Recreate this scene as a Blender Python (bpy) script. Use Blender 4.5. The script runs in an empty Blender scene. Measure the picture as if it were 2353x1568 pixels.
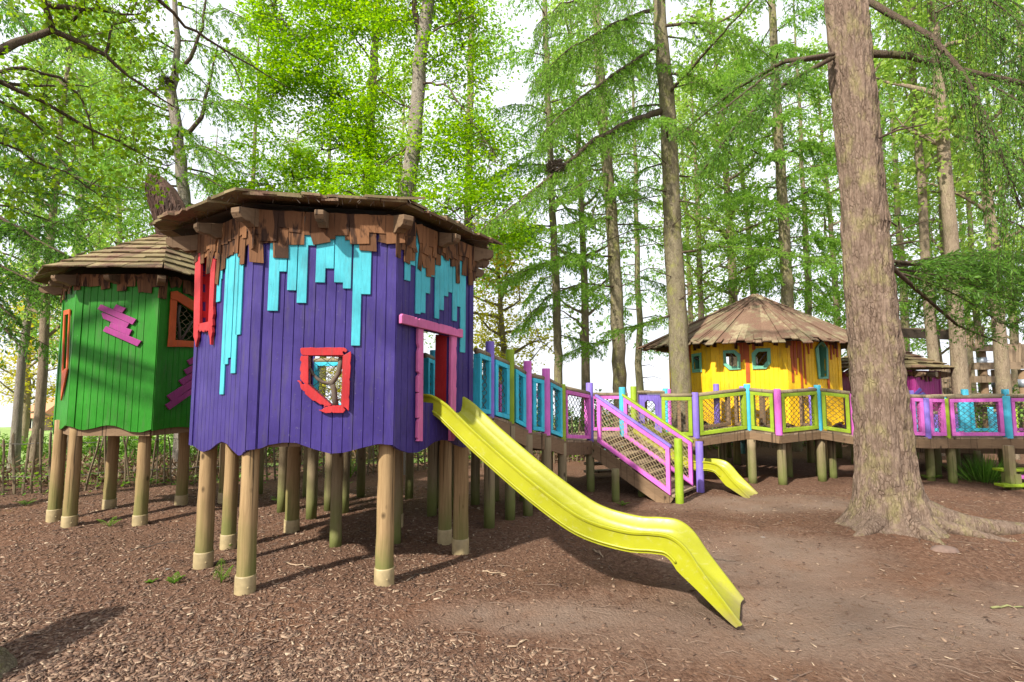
SUN_E, SKY, EXPO, CLOUD_MIX, CLOUD = 4.6, .08, .88, .95, (9.6, 9.85, 10.6)
import bpy, math, random
import numpy as np
from mathutils import Vector
C = bpy.context.scene.collection
R = random.Random(7)
NR = np.random.default_rng(11)
# ------------------------------------------------------------------ camera model (used to turn measured points into places)
F = 1200.0; HC = 2.0; CX, CY = 1176.5, 784.0; PITCH = math.atan(106 / F)
cP, sP = math.cos(PITCH), math.sin(PITCH)
def ray(px, py):
    x = (px - CX) / F; u = -(py - CY) / F
    return Vector((x, cP - u * sP, sP + u * cP))
def onz(px, py, z=0.0):
    d = ray(px, py); t = (z - HC) / d.z
    return Vector((0, 0, HC)) + d * t
def at(px, py, y):
    d = ray(px, py); return Vector((0, 0, HC)) + d * (y / d.y)
def zz(ox, oy, sc, pts):      # points read in an enlarged view -> common measure
    return [((ox + x / sc) / 1.7408, (oy + y / sc) / 1.7408) for x, y in pts]
# ------------------------------------------------------------------ mesh builder
class MB:
    def __init__(s): s.v = []; s.f = []; s.m = []
    def add(s, vs, fs, mi=0):
        o = len(s.v); s.v += [tuple(v) for v in vs]; s.f += [tuple(i + o for i in f) for f in fs]; s.m += [mi] * len(fs)
    def box8(s, p, mi=0):
        s.add(p, [(3, 2, 1, 0), (4, 5, 6, 7), (0, 1, 5, 4), (1, 2, 6, 5), (2, 3, 7, 6), (3, 0, 4, 7)], mi)
    def obox(s, c, ax, ay, az, mi=0):
        c = Vector(c); ax = Vector(ax); ay = Vector(ay); az = Vector(az)
        s.box8([c-ax-ay-az, c+ax-ay-az, c+ax+ay-az, c-ax+ay-az, c-ax-ay+az, c+ax-ay+az, c+ax+ay+az, c-ax+ay+az], mi)
    def beam(s, a, b, w, h, mi=0, up=(0, 0, 1)):
        a = Vector(a); b = Vector(b); d = b - a; L = d.length; d.normalize(); up = Vector(up)
        sx = d.cross(up)
        if sx.length < 1e-4: sx = Vector((1, 0, 0))
        sx.normalize(); uz = sx.cross(d).normalized()
        s.obox((a + b) / 2, d * L / 2, sx * w / 2, uz * h / 2, mi)
    def tube(s, pts, rad, n=8, cap=True, mi=0, jit=0.0, ph=0.0):
        pts = [Vector(p) for p in pts]; k = len(pts); vs = []; fs = []
        if not hasattr(rad, '__len__'): rad = [rad] * k
        nx = None
        for i, p in enumerate(pts):
            t = (pts[min(i+1, k-1)] - pts[max(i-1, 0)])
            if t.length < 1e-7: t = Vector((0, 0, 1))
            t.normalize()
            if nx is None:
                nx = t.cross(Vector((0, 0, 1)) if abs(t.z) < .9 else Vector((1, 0, 0))).normalized()
            else:
                nx = (nx - t * nx.dot(t))
                if nx.length < 1e-5: nx = t.orthogonal()
                nx.normalize()
            ny = t.cross(nx)
            for j in range(n):
                a = 2 * math.pi * j / n + ph; r = rad[i] * (1 + (R.uniform(-jit, jit) if jit else 0))
                vs.append(p + nx * (r * math.cos(a)) + ny * (r * math.sin(a)))
        for i in range(k - 1):
            for j in range(n):
                j2 = (j + 1) % n
                fs.append((i*n+j, i*n+j2, (i+1)*n+j2, (i+1)*n+j))
        if cap:
            fs.append(tuple(range(n-1, -1, -1))); fs.append(tuple((k-1)*n+j for j in range(n)))
        s.add(vs, fs, mi)
    def prism(s, poly, fn, t0, t1, mi=0):     # poly of (a,b); fn(a,b,t) -> point
        n = len(poly); ar = sum(poly[i][0]*poly[(i+1) % n][1]-poly[(i+1) % n][0]*poly[i][1] for i in range(n))
        if ar < 0: poly = poly[::-1]
        vs = [fn(a, b, t0) for a, b in poly] + [fn(a, b, t1) for a, b in poly]
        fs = [tuple(range(n-1, -1, -1)), tuple(range(n, 2*n))]
        fs += [(i, (i+1) % n, n+(i+1) % n, n+i) for i in range(n)]
        s.add(vs, fs, mi)
    def build(s, name, mats, parent=None, org=None, smooth=False, bevel=0.0, auto=None):
        if not s.v: return None
        me = bpy.data.meshes.new(name)
        o = ORG.get(parent.name, Vector()) if parent is not None else (Vector(org) if org is not None else Vector())
        me.from_pydata([(v[0]-o.x, v[1]-o.y, v[2]-o.z) for v in s.v], [], s.f)
        if not isinstance(mats, (list, tuple)): mats = [mats]
        for m in mats: me.materials.append(m)
        if len(mats) > 1: me.polygons.foreach_set('material_index', s.m)
        if smooth: me.polygons.foreach_set('use_smooth', [True] * len(me.polygons))
        ob = bpy.data.objects.new(name, me); C.objects.link(ob)
        if parent is not None: ob.parent = parent
        else: ob.location = o
        ORG[ob.name] = o
        if bevel:
            b = ob.modifiers.new('edge', 'BEVEL'); b.width = bevel; b.segments = 2; b.limit_method = 'ANGLE'; b.angle_limit = math.radians(40)
        return ob
ORG = {}
def tag(o, label=None, cat=None, group=None, kind=None):
    if label: o['label'] = label
    if cat: o['category'] = cat
    if group: o['group'] = group
    if kind: o['kind'] = kind
    return o
def thing(name, label, cat, loc, group=None):
    o = bpy.data.objects.new(name, None); C.objects.link(o); o.location = loc; ORG[o.name] = Vector(loc)
    return tag(o, label, cat, group)
def npmesh(name, V, Q, mats, mi=None, parent=None, org=None, smooth=False):
    V = np.asarray(V, dtype=np.float32); Q = np.asarray(Q, dtype=np.int32)
    o = ORG.get(parent.name, Vector()) if parent is not None else (Vector(org) if org is not None else Vector())
    V = V - np.array([o.x, o.y, o.z], dtype=np.float32)
    me = bpy.data.meshes.new(name); k = Q.shape[1]
    me.vertices.add(len(V)); me.vertices.foreach_set('co', V.ravel())
    me.loops.add(Q.size); me.loops.foreach_set('vertex_index', Q.ravel())
    me.polygons.add(len(Q)); me.polygons.foreach_set('loop_start', np.arange(0, Q.size, k, dtype=np.int32))
    if not isinstance(mats, (list, tuple)): mats = [mats]
    for m in mats: me.materials.append(m)
    if mi is not None: me.polygons.foreach_set('material_index', np.asarray(mi, dtype=np.int32))
    if smooth: me.polygons.foreach_set('use_smooth', np.ones(len(Q), dtype=bool))
    me.update(calc_edges=True); me.validate()
    ob = bpy.data.objects.new(name, me); C.objects.link(ob)
    if parent is not None: ob.parent = parent
    else: ob.location = o
    ORG[ob.name] = o
    return ob
# value noise
def vnoise(x, y, z=None, seed=0):
    x = np.asarray(x, float); y = np.asarray(y, float); z = np.zeros_like(x) if z is None else np.asarray(z, float)
    xi = np.floor(x).astype(np.int64); yi = np.floor(y).astype(np.int64); zi = np.floor(z).astype(np.int64)
    fx = x-xi; fy = y-yi; fz = z-zi
    fx = fx*fx*(3-2*fx); fy = fy*fy*(3-2*fy); fz = fz*fz*(3-2*fz)
    def h(a, b, c):
        n = (a*374761393 + b*668265263 + c*2147483647 + seed*974711) & 0x7fffffff
        n = ((n ^ (n >> 13)) * 1274126177) & 0x7fffffff
        return ((n ^ (n >> 16)) & 0xffff) / 65535.0
    r = 0
    for dx in (0, 1):
        for dy in (0, 1):
            for dz in (0, 1):
                r = r + h(xi+dx, yi+dy, zi+dz) * (fx if dx else 1-fx) * (fy if dy else 1-fy) * (fz if dz else 1-fz)
    return r
# ------------------------------------------------------------------ materials
def mat(name):
    m = bpy.data.materials.new(name); m.use_nodes = True
    nt = m.node_tree; nt.nodes.clear()
    out = nt.nodes.new('ShaderNodeOutputMaterial'); b = nt.nodes.new('ShaderNodeBsdfPrincipled')
    nt.links.new(b.outputs[0], out.inputs[0])
    return m, nt, b, out
def nd(nt, t, **kw):
    n = nt.nodes.new(t)
    for k, v in kw.items():
        if k in n.inputs: n.inputs[k].default_value = v
        else: setattr(n, k, v)
    return n
def lk(nt, a, b): nt.links.new(a, b)
def coords(nt, scale=(1, 1, 1), kind='Object'):
    tc = nd(nt, 'ShaderNodeTexCoord'); mp = nd(nt, 'ShaderNodeMapping'); mp.inputs['Scale'].default_value = scale
    lk(nt, tc.outputs[kind], mp.inputs['Vector']); return mp.outputs[0]
def noise(nt, vec, scale, detail=4, rough=.55, dist=0.0):
    n = nd(nt, 'ShaderNodeTexNoise'); n.inputs['Scale'].default_value = scale; n.inputs['Detail'].default_value = detail
    n.inputs['Roughness'].default_value = rough; n.inputs['Distortion'].default_value = dist
    lk(nt, vec, n.inputs['Vector']); return n.outputs['Fac']
def ramp(nt, fac, stops):
    r = nd(nt, 'ShaderNodeValToRGB'); e = r.color_ramp.elements
    while len(e) < len(stops): e.new(.5)
    for i, (p, c) in enumerate(stops):
        e[i].position = p; e[i].color = (*c, 1) if len(c) == 3 else c
    lk(nt, fac, r.inputs[0]); return r.outputs[0]
def mix(nt, fac, a, b, mode='MIX'):
    n = nd(nt, 'ShaderNodeMix', data_type='RGBA', blend_type=mode)
    for s, v in ((0, fac), (6, a), (7, b)):
        if hasattr(v, 'is_linked'): lk(nt, v, n.inputs[s])
        elif s == 0: n.inputs[0].default_value = v
        else: n.inputs[s].default_value = (*v, 1)
    return n.outputs[2]
def mth(nt, op, a, b=None):
    n = nd(nt, 'ShaderNodeMath', operation=op)
    for i, v in enumerate((a, b)):
        if v is None: continue
        if hasattr(v, 'is_linked'): lk(nt, v, n.inputs[i])
        else: n.inputs[i].default_value = v
    return n.outputs[0]
def bump(nt, b, h, strength=.3, dist=.01):
    n = nd(nt, 'ShaderNodeBump'); n.inputs['Strength'].default_value = strength; n.inputs['Distance'].default_value = dist
    lk(nt, h, n.inputs['Height']); lk(nt, n.outputs[0], b.inputs['Normal'])
def island(nt): return nd(nt, 'ShaderNodeNewGeometry').outputs['Random Per Island']
def paint(name, c, rough=.5, wear=.2, grain=(9, 9, 1.2)):
    m, nt, b, _ = mat(name); v = coords(nt)
    lo = tuple(x * .72 for x in c); hi = tuple(min(1, x * 1.18 + .012) for x in c)
    f = noise(nt, v, 2.2, 5); col = ramp(nt, f, [(.3, lo), (.7, hi)])
    vg = coords(nt, grain); g = noise(nt, vg, 7, 5, .65)
    col = mix(nt, mth(nt, 'MULTIPLY', ramp(nt, g, [(.45, (0, 0, 0)), (.75, (1, 1, 1))]), .5), col, tuple(x * .55 for x in c))
    fd = noise(nt, v, .9, 4, .6); col = mix(nt, mth(nt, 'MULTIPLY', ramp(nt, fd, [(.45, (0, 0, 0)), (.7, (1, 1, 1))]), .22), col, tuple(min(1, x * 1.45 + .012) for x in c))
    sp = noise(nt, v, 34, 3, .7)
    col = mix(nt, mth(nt, 'MULTIPLY', ramp(nt, sp, [(.66, (0, 0, 0)), (.72, (1, 1, 1))]), wear), col, (.33, .31, .29))
    nl = noise(nt, v, 70, 1, .5)
    col = mix(nt, mth(nt, 'MULTIPLY', ramp(nt, nl, [(.78, (0, 0, 0)), (.80, (1, 1, 1))]), .8), col, (.02, .02, .02))
    ds = noise(nt, coords(nt, (6, 6, .7)), 3, 4, .6)     # rain-washed dirt runs
    col = mix(nt, mth(nt, 'MULTIPLY', ramp(nt, ds, [(.52, (0, 0, 0)), (.75, (1, 1, 1))]), .34), col, (.09, .08, .06))
    lk(nt, col, b.inputs['Base Color']); b.inputs['Roughness'].default_value = rough
    b.inputs['Specular IOR Level'].default_value = .22
    bump(nt, b, g, .25, .006); return m
def wood(name, c1, c2, scale=(14, 14, .9), algae=False, rough=.75, moss=0.0, knots=True, isl=.5):
    m, nt, b, _ = mat(name); v = coords(nt, scale); g = noise(nt, v, 2.4, 8, .62, .6)
    col = ramp(nt, g, [(.28, c1), (.72, c2)])
    w = noise(nt, coords(nt), 1.6, 3); col = mix(nt, mth(nt, 'MULTIPLY', w, .35), col, tuple(x * .55 for x in c1))
    if isl:
        i = island(nt); col = mix(nt, isl, col, ramp(nt, i, [(0, tuple(x * .6 for x in c1)), (.5, tuple((x+y)/2 for x, y in zip(c1, c2))), (1, tuple(min(1, x * 1.25) for x in c2))]), 'MIX')
    if knots:
        k = nd(nt, 'ShaderNodeTexVoronoi'); k.inputs['Scale'].default_value = 2.6; lk(nt, coords(nt, (1.6, 1.6, 1)), k.inputs['Vector'])
        col = mix(nt, ramp(nt, k.outputs['Distance'], [(.06, (1, 1, 1)), (.13, (0, 0, 0))]), col, tuple(x * .32 for x in c1))
        cr = noise(nt, coords(nt, (16, 16, .25)), 2.2, 2, .5)     # drying checks along the grain
        col = mix(nt, ramp(nt, cr, [(.335, (.85, .85, .85)), (.365, (0, 0, 0))]), col, tuple(x * .2 for x in c1))
    if moss:
        mo = noise(nt, coords(nt), 9, 6, .75); col = mix(nt, ramp(nt, mo, [(.60 - moss * .2, (0, 0, 0)), (.85, (.7, .7, .7))]), col, (.14, .15, .035))
    if algae:
        tc = nd(nt, 'ShaderNodeNewGeometry'); sx = nd(nt, 'ShaderNodeSeparateXYZ'); lk(nt, tc.outputs['Position'], sx.inputs[0])
        z = mth(nt, 'ADD', sx.outputs[2], mth(nt, 'MULTIPLY', mth(nt, 'SUBTRACT', noise(nt, coords(nt, (3, 3, 1)), 2, 4), .5), 1.1))
        col = mix(nt, mth(nt, 'MULTIPLY', ramp(nt, z, [(.1, (1, 1, 1)), (.75, (0, 0, 0))]), algae), col, (.12, .14, .035))
    lk(nt, col, b.inputs['Base Color']); b.inputs['Roughness'].default_value = rough; b.inputs['Specular IOR Level'].default_value = .2
    bump(nt, b, g, .5, .01); return m
def bark(name, c1, c2, c3, sc=1.0, lichen=.4, lc=(.26, .25, .10)):
    m, nt, b, _ = mat(name)
    v = coords(nt, (1, 1, .34))
    mp = nd(nt, 'ShaderNodeVectorMath', operation='ADD'); lk(nt, v, mp.inputs[0])
    nc = nd(nt, 'ShaderNodeTexNoise'); nc.inputs['Scale'].default_value = 9 * sc; nc.inputs['Detail'].default_value = 3; lk(nt, v, nc.inputs['Vector'])
    sb = nd(nt, 'ShaderNodeVectorMath', operation='SCALE'); sb.inputs['Scale'].default_value = .075 / sc; lk(nt, nc.outputs['Color'], sb.inputs[0]); lk(nt, sb.outputs[0], mp.inputs[1])
    vo = nd(nt, 'ShaderNodeTexVoronoi', feature='DISTANCE_TO_EDGE'); vo.inputs['Scale'].default_value = 24 * sc; lk(nt, mp.outputs[0], vo.inputs['Vector'])
    fi = noise(nt, v, 40 * sc, 5, .7)
    rg = noise(nt, coords(nt, (1, 1, .20)), 16 * sc, 7, .72, .9); gate = ramp(nt, noise(nt, coords(nt, (1, 1, .5)), 6 * sc, 3), [(.35, (0, 0, 0)), (.62, (1, 1, 1))])
    ed = mth(nt, 'MINIMUM', mth(nt, 'MULTIPLY', vo.outputs['Distance'], 6), 1.0); ed = mth(nt, 'MAXIMUM', ed, mth(nt, 'MULTIPLY', gate, .8))
    h = mth(nt, 'ADD', mth(nt, 'MULTIPLY', ed, .20), mth(nt, 'ADD', mth(nt, 'MULTIPLY', rg, .74), mth(nt, 'MULTIPLY', fi, .40)))
    col = ramp(nt, h, [(.42, c1), (.545, c2), (.84, c3)])
    li = noise(nt, coords(nt, (1, 1, .6)), 4.5, 6, .72); col = mix(nt, mth(nt, 'MULTIPLY', ramp(nt, li, [(.5, (0, 0, 0)), (.66, (1, 1, 1))]), lichen), col, lc)
    lk(nt, col, b.inputs['Base Color']); b.inputs['Roughness'].default_value = .9; b.inputs['Specular IOR Level'].default_value = .1
    bump(nt, b, h, 1.0, .05); return m
def leaf(name, cols, trans=.45, rough=.5, nsc=.8):
    m, nt, b, out = mat(name)
    i = island(nt); c = ramp(nt, i, [(k / (len(cols) - 1), q) for k, q in enumerate(cols)])
    n = noise(nt, coords(nt, kind='Object'), nsc, 2); c = mix(nt, mth(nt, 'MULTIPLY', n, .5), c, cols[0])
    lk(nt, c, b.inputs['Base Color']); b.inputs['Roughness'].default_value = rough; b.inputs['Specular IOR Level'].default_value = .25
    t = nd(nt, 'ShaderNodeBsdfTranslucent'); hs = nd(nt, 'ShaderNodeHueSaturation'); hs.inputs['Value'].default_value = 1.5; hs.inputs['Saturation'].default_value = 1.05
    lk(nt, c, hs.inputs['Color']); lk(nt, hs.outputs[0], t.inputs['Color'])
    ms = nd(nt, 'ShaderNodeMixShader'); ms.inputs[0].default_value = trans
    lk(nt, b.outputs[0], ms.inputs[1]); lk(nt, t.outputs[0], ms.inputs[2]); lk(nt, ms.outputs[0], out.inputs[0]); return m
def flat(name, c, rough=.7, metal=0):
    m, nt, b, _ = mat(name); v = coords(nt); f = noise(nt, v, 12, 4)
    lk(nt, ramp(nt, f, [(.3, tuple(x * .75 for x in c)), (.7, tuple(min(1, x * 1.15) for x in c))]), b.inputs['Base Color'])
    b.inputs['Roughness'].default_value = rough; b.inputs['Metallic'].default_value = metal; return m
M = dict(
    purple=paint('purple_paint', (.036, .021, .150)), turq=paint('turquoise_paint', (.055, .40, .47)), red=paint('red_paint', (.42, .022, .026)),
    pink=paint('pink_paint', (.56, .13, .31)), green=paint('green_paint', (.011, .175, .002)), orange=paint('orange_paint', (.52, .085, .016)),
    magenta=paint('magenta_paint', (.27, .03, .17)), yellow=paint('yellow_paint', (.88, .50, .006), wear=.15), teal=paint('teal_paint', (.14, .40, .27)),
    rust=paint('rust_orange_paint', (.40, .075, .008)), blue=paint('blue_frame_paint', (.045, .50, .66)), lilac=paint('lilac_paint', (.21, .145, .53)),
    lime=paint('lime_post_paint', (.25, .36, .015)), mauve=paint('mauve_pink_paint', (.62, .14, .50)), sky=paint('sky_blue_paint', (.065, .43, .58)),
    house=paint('house_magenta_paint', (.30, .018, .17)), navy=paint('navy_paint', (.06, .045, .24)),
    slide=None, leg=wood('leg_wood', (.195, .122, .055), (.41, .28, .14), (14, 14, .7), algae=.8, isl=.1), grey=wood('weathered_leg_wood', (.17, .125, .07), (.29, .23, .135), (14, 14, .8), algae=.9, isl=.2),
    deck=wood('deck_wood', (.15, .105, .065), (.29, .215, .14), (3, 3, 14), isl=.45), beam=wood('beam_wood', (.13, .08, .045), (.25, .165, .095), (3, 3, 16), isl=.4),
    rail=wood('rail_log_wood', (.17, .13, .075), (.29, .235, .15), (5, 5, 9), isl=.2), shing=wood('roof_shingle_wood', (.13, .095, .05), (.27, .215, .11), (9, 9, 4), moss=.5, knots=False, isl=.45),
    skirt=wood('cedar_shingle_wood', (.085, .036, .015), (.21, .098, .042), (16, 16, 1.0), isl=.5), dark=flat('dark_rope', (.075, .06, .042), .9), rope=flat('tan_rope', (.30, .235, .13), .9),
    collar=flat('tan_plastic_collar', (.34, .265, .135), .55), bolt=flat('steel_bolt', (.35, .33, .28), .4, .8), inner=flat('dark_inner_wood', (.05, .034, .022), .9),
    pale=wood('chestnut_pale_wood', (.10, .075, .045), (.21, .16, .10), (16, 16, 1), isl=.5, knots=False), wire=flat('fence_wire', (.10, .09, .08), .6, .4),
    twig=flat('grey_branch_bark', (.10, .075, .055), .9), white=flat('white_sticker', (.7, .7, .7), .4), grass_b=None)
def add_stain():   # dark resin stains on the cedar shingles
    m = M['skirt']; nt = m.node_tree; b = [n for n in nt.nodes if n.type == 'BSDF_PRINCIPLED'][0]
    src = b.inputs['Base Color'].links[0].from_socket
    s = noise(nt, coords(nt, (3.2, 3.2, 1.0)), 2.4, 3, .55, 1.4)
    lk(nt, mix(nt, mth(nt, 'MULTIPLY', ramp(nt, s, [(.52, (0, 0, 0)), (.60, (1, 1, 1))]), .85), src, (.018, .008, .005)), b.inputs['Base Color'])
add_stain()
M['shing2'] = wood('needle_strewn_roof_plank', (.14, .115, .065), (.30, .25, .155), (9, 9, 3), moss=.3, knots=False, isl=.5)
def add_litter(m, lo):  # fallen needles lying on the roofs
    nt = m.node_tree; b = [n for n in nt.nodes if n.type == 'BSDF_PRINCIPLED'][0]
    src = b.inputs['Base Color'].links[0].from_socket
    s = noise(nt, coords(nt), 1.9, 7, .75); f = noise(nt, coords(nt), 60, 3, .7)
    lk(nt, mix(nt, mth(nt, 'MULTIPLY', ramp(nt, s, [(lo, (0, 0, 0)), (lo + .1, (1, 1, 1))]), .85), src, ramp(nt, f, [(.3, (.07, .035, .025)), (.7, (.22, .12, .085))])), b.inputs['Base Color'])
add_litter(M['shing'], .48); add_litter(M['shing2'], .42)
def slide_mat():
    m, nt, b, _ = mat('yellow_slide_plastic'); v = coords(nt); f = noise(nt, v, 3, 4)
    c = ramp(nt, f, [(.3, (.29, .295, .010)), (.7, (.345, .35, .015))])
    d = noise(nt, v, 60, 3, .7); c = mix(nt, mth(nt, 'MULTIPLY', ramp(nt, d, [(.63, (0, 0, 0)), (.72, (1, 1, 1))]), .25), c, (.30, .25, .06))
    mp = nd(nt, 'ShaderNodeMapping'); mp.inputs['Rotation'].default_value = (0, math.radians(-28), math.radians(25)); mp.inputs['Scale'].default_value = (.5, 14, 6); lk(nt, nd(nt, 'ShaderNodeTexCoord').outputs['Object'], mp.inputs['Vector'])
    sf = noise(nt, mp.outputs[0], 3.0, 6, .7); c = mix(nt, mth(nt, 'MULTIPLY', ramp(nt, sf, [(.56, (0, 0, 0)), (.70, (1, 1, 1))]), .38), c, (.42, .40, .16))
    g = nd(nt, 'ShaderNodeNewGeometry'); sz = nd(nt, 'ShaderNodeSeparateXYZ'); lk(nt, g.outputs['Position'], sz.inputs[0])
    zz_ = mth(nt, 'ADD', sz.outputs[2], mth(nt, 'MULTIPLY', mth(nt, 'SUBTRACT', noise(nt, v, 7, 5, .7), .5), .45)); c = mix(nt, mth(nt, 'MULTIPLY', ramp(nt, zz_, [(0, (1, 1, 1)), (.17, (0, 0, 0))]), .6), c, (.22, .17, .10))
    lk(nt, c, b.inputs['Base Color']); lk(nt, mth(nt, 'ADD', mth(nt, 'MULTIPLY', sf, .35), .20), b.inputs['Roughness']); b.inputs['Specular IOR Level'].default_value = .4
    bump(nt, b, d, .06, .004); return m
M['slide'] = slide_mat()
# ------------------------------------------------------------------ ground
SUN_AZ = math.radians(219.0); SUN_EL = math.radians(40.0)
FENCE = [(-26, 6.2), (-14, 8.6), (-9.29, 9.85), (-8.17, 10.25), (-6.93, 10.93), (-3.31, 12.1), (0, 13.6), (3.5, 15.6), (8, 17.8), (14, 19.2), (30, 20.5)]
def fy(x): return np.interp(x, [p[0] for p in FENCE], [p[1] for p in FENCE])
def terrain(x, y):
    x = np.asarray(x, float); y = np.asarray(y, float)
    z = (vnoise(x*.55, y*.55, seed=3) - .5) * .10 + (vnoise(x*1.9, y*1.9, seed=5) - .5) * .045
    z = z * np.clip((y - 1) / 3, .3, 1)
    z = z + (vnoise(x*9, y*9, seed=9) - .5) * .016 + (vnoise(x*22, y*22, seed=10) - .5) * .010
    z = z - .05 * np.exp(-(((x-2.2)/.55)**2 + ((y-4.8)/.5)**2))       # hollow worn at the slide's foot
    z = z + .055 * np.exp(-(((x-1.15)/.75)**2 + ((y-5.2-.12*x)/.2)**2)) * (.6 + .8 * vnoise(x*6, y*6, seed=14))
    z = z + .09 * np.exp(-(((x-5.0)/1.3)**2 + ((y-7.2)/1.2)**2))
    d = np.clip(y - fy(x) - 1.0, 0, None)
    return z - np.where(d < 70, .055 * d, 3.85 + .3 * (d - 70))
def tz(x, y): return float(terrain(np.array([x]), np.array([y]))[0])
def grid(name, xs, ys, m, smooth=True, zoff=0.0):
    X, Y = np.meshgrid(xs, ys); Z = terrain(X, Y) + zoff
    V = np.stack([X, Y, Z], -1).reshape(-1, 3); nx, ny = len(xs), len(ys)
    I = np.arange(nx * ny).reshape(ny, nx)
    Q = np.stack([I[:-1, :-1], I[:-1, 1:], I[1:, 1:], I[1:, :-1]], -1).reshape(-1, 4)
    return npmesh(name, V, Q, m, smooth=smooth)
def ground_mat():
    m, nt, b, _ = mat('bark_mulch'); v = coords(nt)
    big = noise(nt, v, .35, 5, .6); mid = noise(nt, v, 2.6, 6, .65); fine = noise(nt, v, 22, 6, .75); tiny = noise(nt, v, 90, 4, .8)
    vo = nd(nt, 'ShaderNodeTexVoronoi'); vo.inputs['Scale'].default_value = 42; lk(nt, coords(nt, (1, .75, 1)), vo.inputs['Vector'])
    hs = nd(nt, 'ShaderNodeSeparateColor'); lk(nt, vo.outputs['Color'], hs.inputs[0])
    chip = ramp(nt, hs.outputs[0], [(0, (.075, .038, .024)), (.45, (.145, .078, .050)), (.8, (.205, .118, .077)), (1, (.28, .175, .12))])
    chip = mix(nt, .55, chip, ramp(nt, fine, [(.3, (.075, .040, .026)), (.72, (.225, .13, .085))]))
    soil = ramp(nt, tiny, [(.3, (.175, .122, .09)), (.7, (.285, .212, .165))])
    soil = mix(nt, ramp(nt, mid, [(.4, (0, 0, 0)), (.7, (.6, .6, .6))]), soil, (.19, .118, .08))
    # worn sandy run-out: where children land and walk
    tc = nd(nt, 'ShaderNodeNewGeometry'); sp = nd(nt, 'ShaderNodeSeparateXYZ'); lk(nt, tc.outputs['Position'], sp.inputs[0])
    def blob(x, y, rx, ry):
        a = mth(nt, 'POWER', mth(nt, 'ABSOLUTE', mth(nt, 'DIVIDE', mth(nt, 'SUBTRACT', sp.outputs[0], x), rx)), 2)
        c = mth(nt, 'POWER', mth(nt, 'ABSOLUTE', mth(nt, 'DIVIDE', mth(nt, 'SUBTRACT', sp.outputs[1], y), ry)), 2)
        return mth(nt, 'SUBTRACT', 1.0, mth(nt, 'SQRT', mth(nt, 'ADD', a, c)))
    f = blob(2.8, 4.7, 2.9, 1.2)
    for q in ((.35, 4.75, 1.5, .42), (4.6, 4.6, 2.4, 1.1), (3.0, 6.2, 1.6, 1.5), (4.6, 9.2, 2.6, .9)): f = mth(nt, 'MAXIMUM', f, blob(*q))
    f = mth(nt, 'ADD', mth(nt, 'MULTIPLY', f, .9), mth(nt, 'MULTIPLY', mth(nt, 'SUBTRACT', mth(nt, 'ADD', mth(nt, 'MULTIPLY', big, .4), mth(nt, 'MULTIPLY', mid, .6)), .5), 1.6))
    f = mth(nt, 'ADD', f, mth(nt, 'MULTIPLY', mth(nt, 'SUBTRACT', fine, .5), .5))
    col = mix(nt, ramp(nt, f, [(.05, (0, 0, 0)), (.5, (.85, .85, .85))]), chip, soil)
    red = noise(nt, v, .8, 4); col = mix(nt, mth(nt, 'MULTIPLY', ramp(nt, red, [(.5, (0, 0, 0)), (.7, (1, 1, 1))]), .35), col, (.20, .095, .05))
    mo = noise(nt, v, 1.3, 6, .7); col = mix(nt, mth(nt, 'MULTIPLY', ramp(nt, mo, [(.64, (0, 0, 0)), (.72, (1, 1, 1))]), .35), col, (.12, .12, .03))
    lk(nt, col, b.inputs['Base Color']); b.inputs['Roughness'].default_value = .95; b.inputs['Specular IOR Level'].default_value = .1
    bump(nt, b, mth(nt, 'ADD', mth(nt, 'ADD', fine, tiny), mth(nt, 'MULTIPLY', vo.outputs['Distance'], -.8)), .9, .02); return m
M['ground'] = ground_mat()
def field_mat():
    m, nt, b, _ = mat('meadow_grass'); v = coords(nt); a = noise(nt, v, .6, 5); c = noise(nt, v, 9, 5, .7)
    col = mix(nt, .5, ramp(nt, a, [(.3, (.12, .22, .03)), (.7, (.30, .40, .09))]), ramp(nt, c, [(.3, (.10, .19, .03)), (.7, (.33, .42, .12))]))
    lk(nt, col, b.inputs['Base Color']); b.inputs['Roughness'].default_value = .9; bump(nt, b, c, .6, .05); return m
M['field'] = field_mat()
xs = np.concatenate([np.arange(-60, -12, 2.0), np.arange(-12, 12, .06), np.arange(12, 60.1, 2.0)])
ys = np.concatenate([np.arange(-14, 2.5, .8), np.arange(2.5, 13, .055), np.arange(13, 24, .3), np.arange(24, 30.1, 1.0)])
tag(grid('ground', xs, ys, M['ground']), kind='structure')
def make_field():
    xs = np.linspace(-130, 130, 160); k = np.array([0, .8, 2, 4, 7, 11, 16, 22, 30, 40, 52, 62, 68, 70, 74, 82])
    X = np.repeat(xs[None], len(k), 0); Y = fy(xs)[None] + 2.2 + k[:, None]; Z = terrain(X, Y) + .03 + (vnoise(X*.8, Y*.8, seed=21) - .5) * .12
    Z[0] -= .12
    V = np.stack([X, Y, Z], -1).reshape(-1, 3); I = np.arange(V.shape[0]).reshape(len(k), -1)
    Q = np.stack([I[:-1, :-1], I[:-1, 1:], I[1:, 1:], I[1:, :-1]], -1).reshape(-1, 4)
    tag(npmesh('field', V, Q, M['field'], smooth=True), kind='structure')
make_field()
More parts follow.
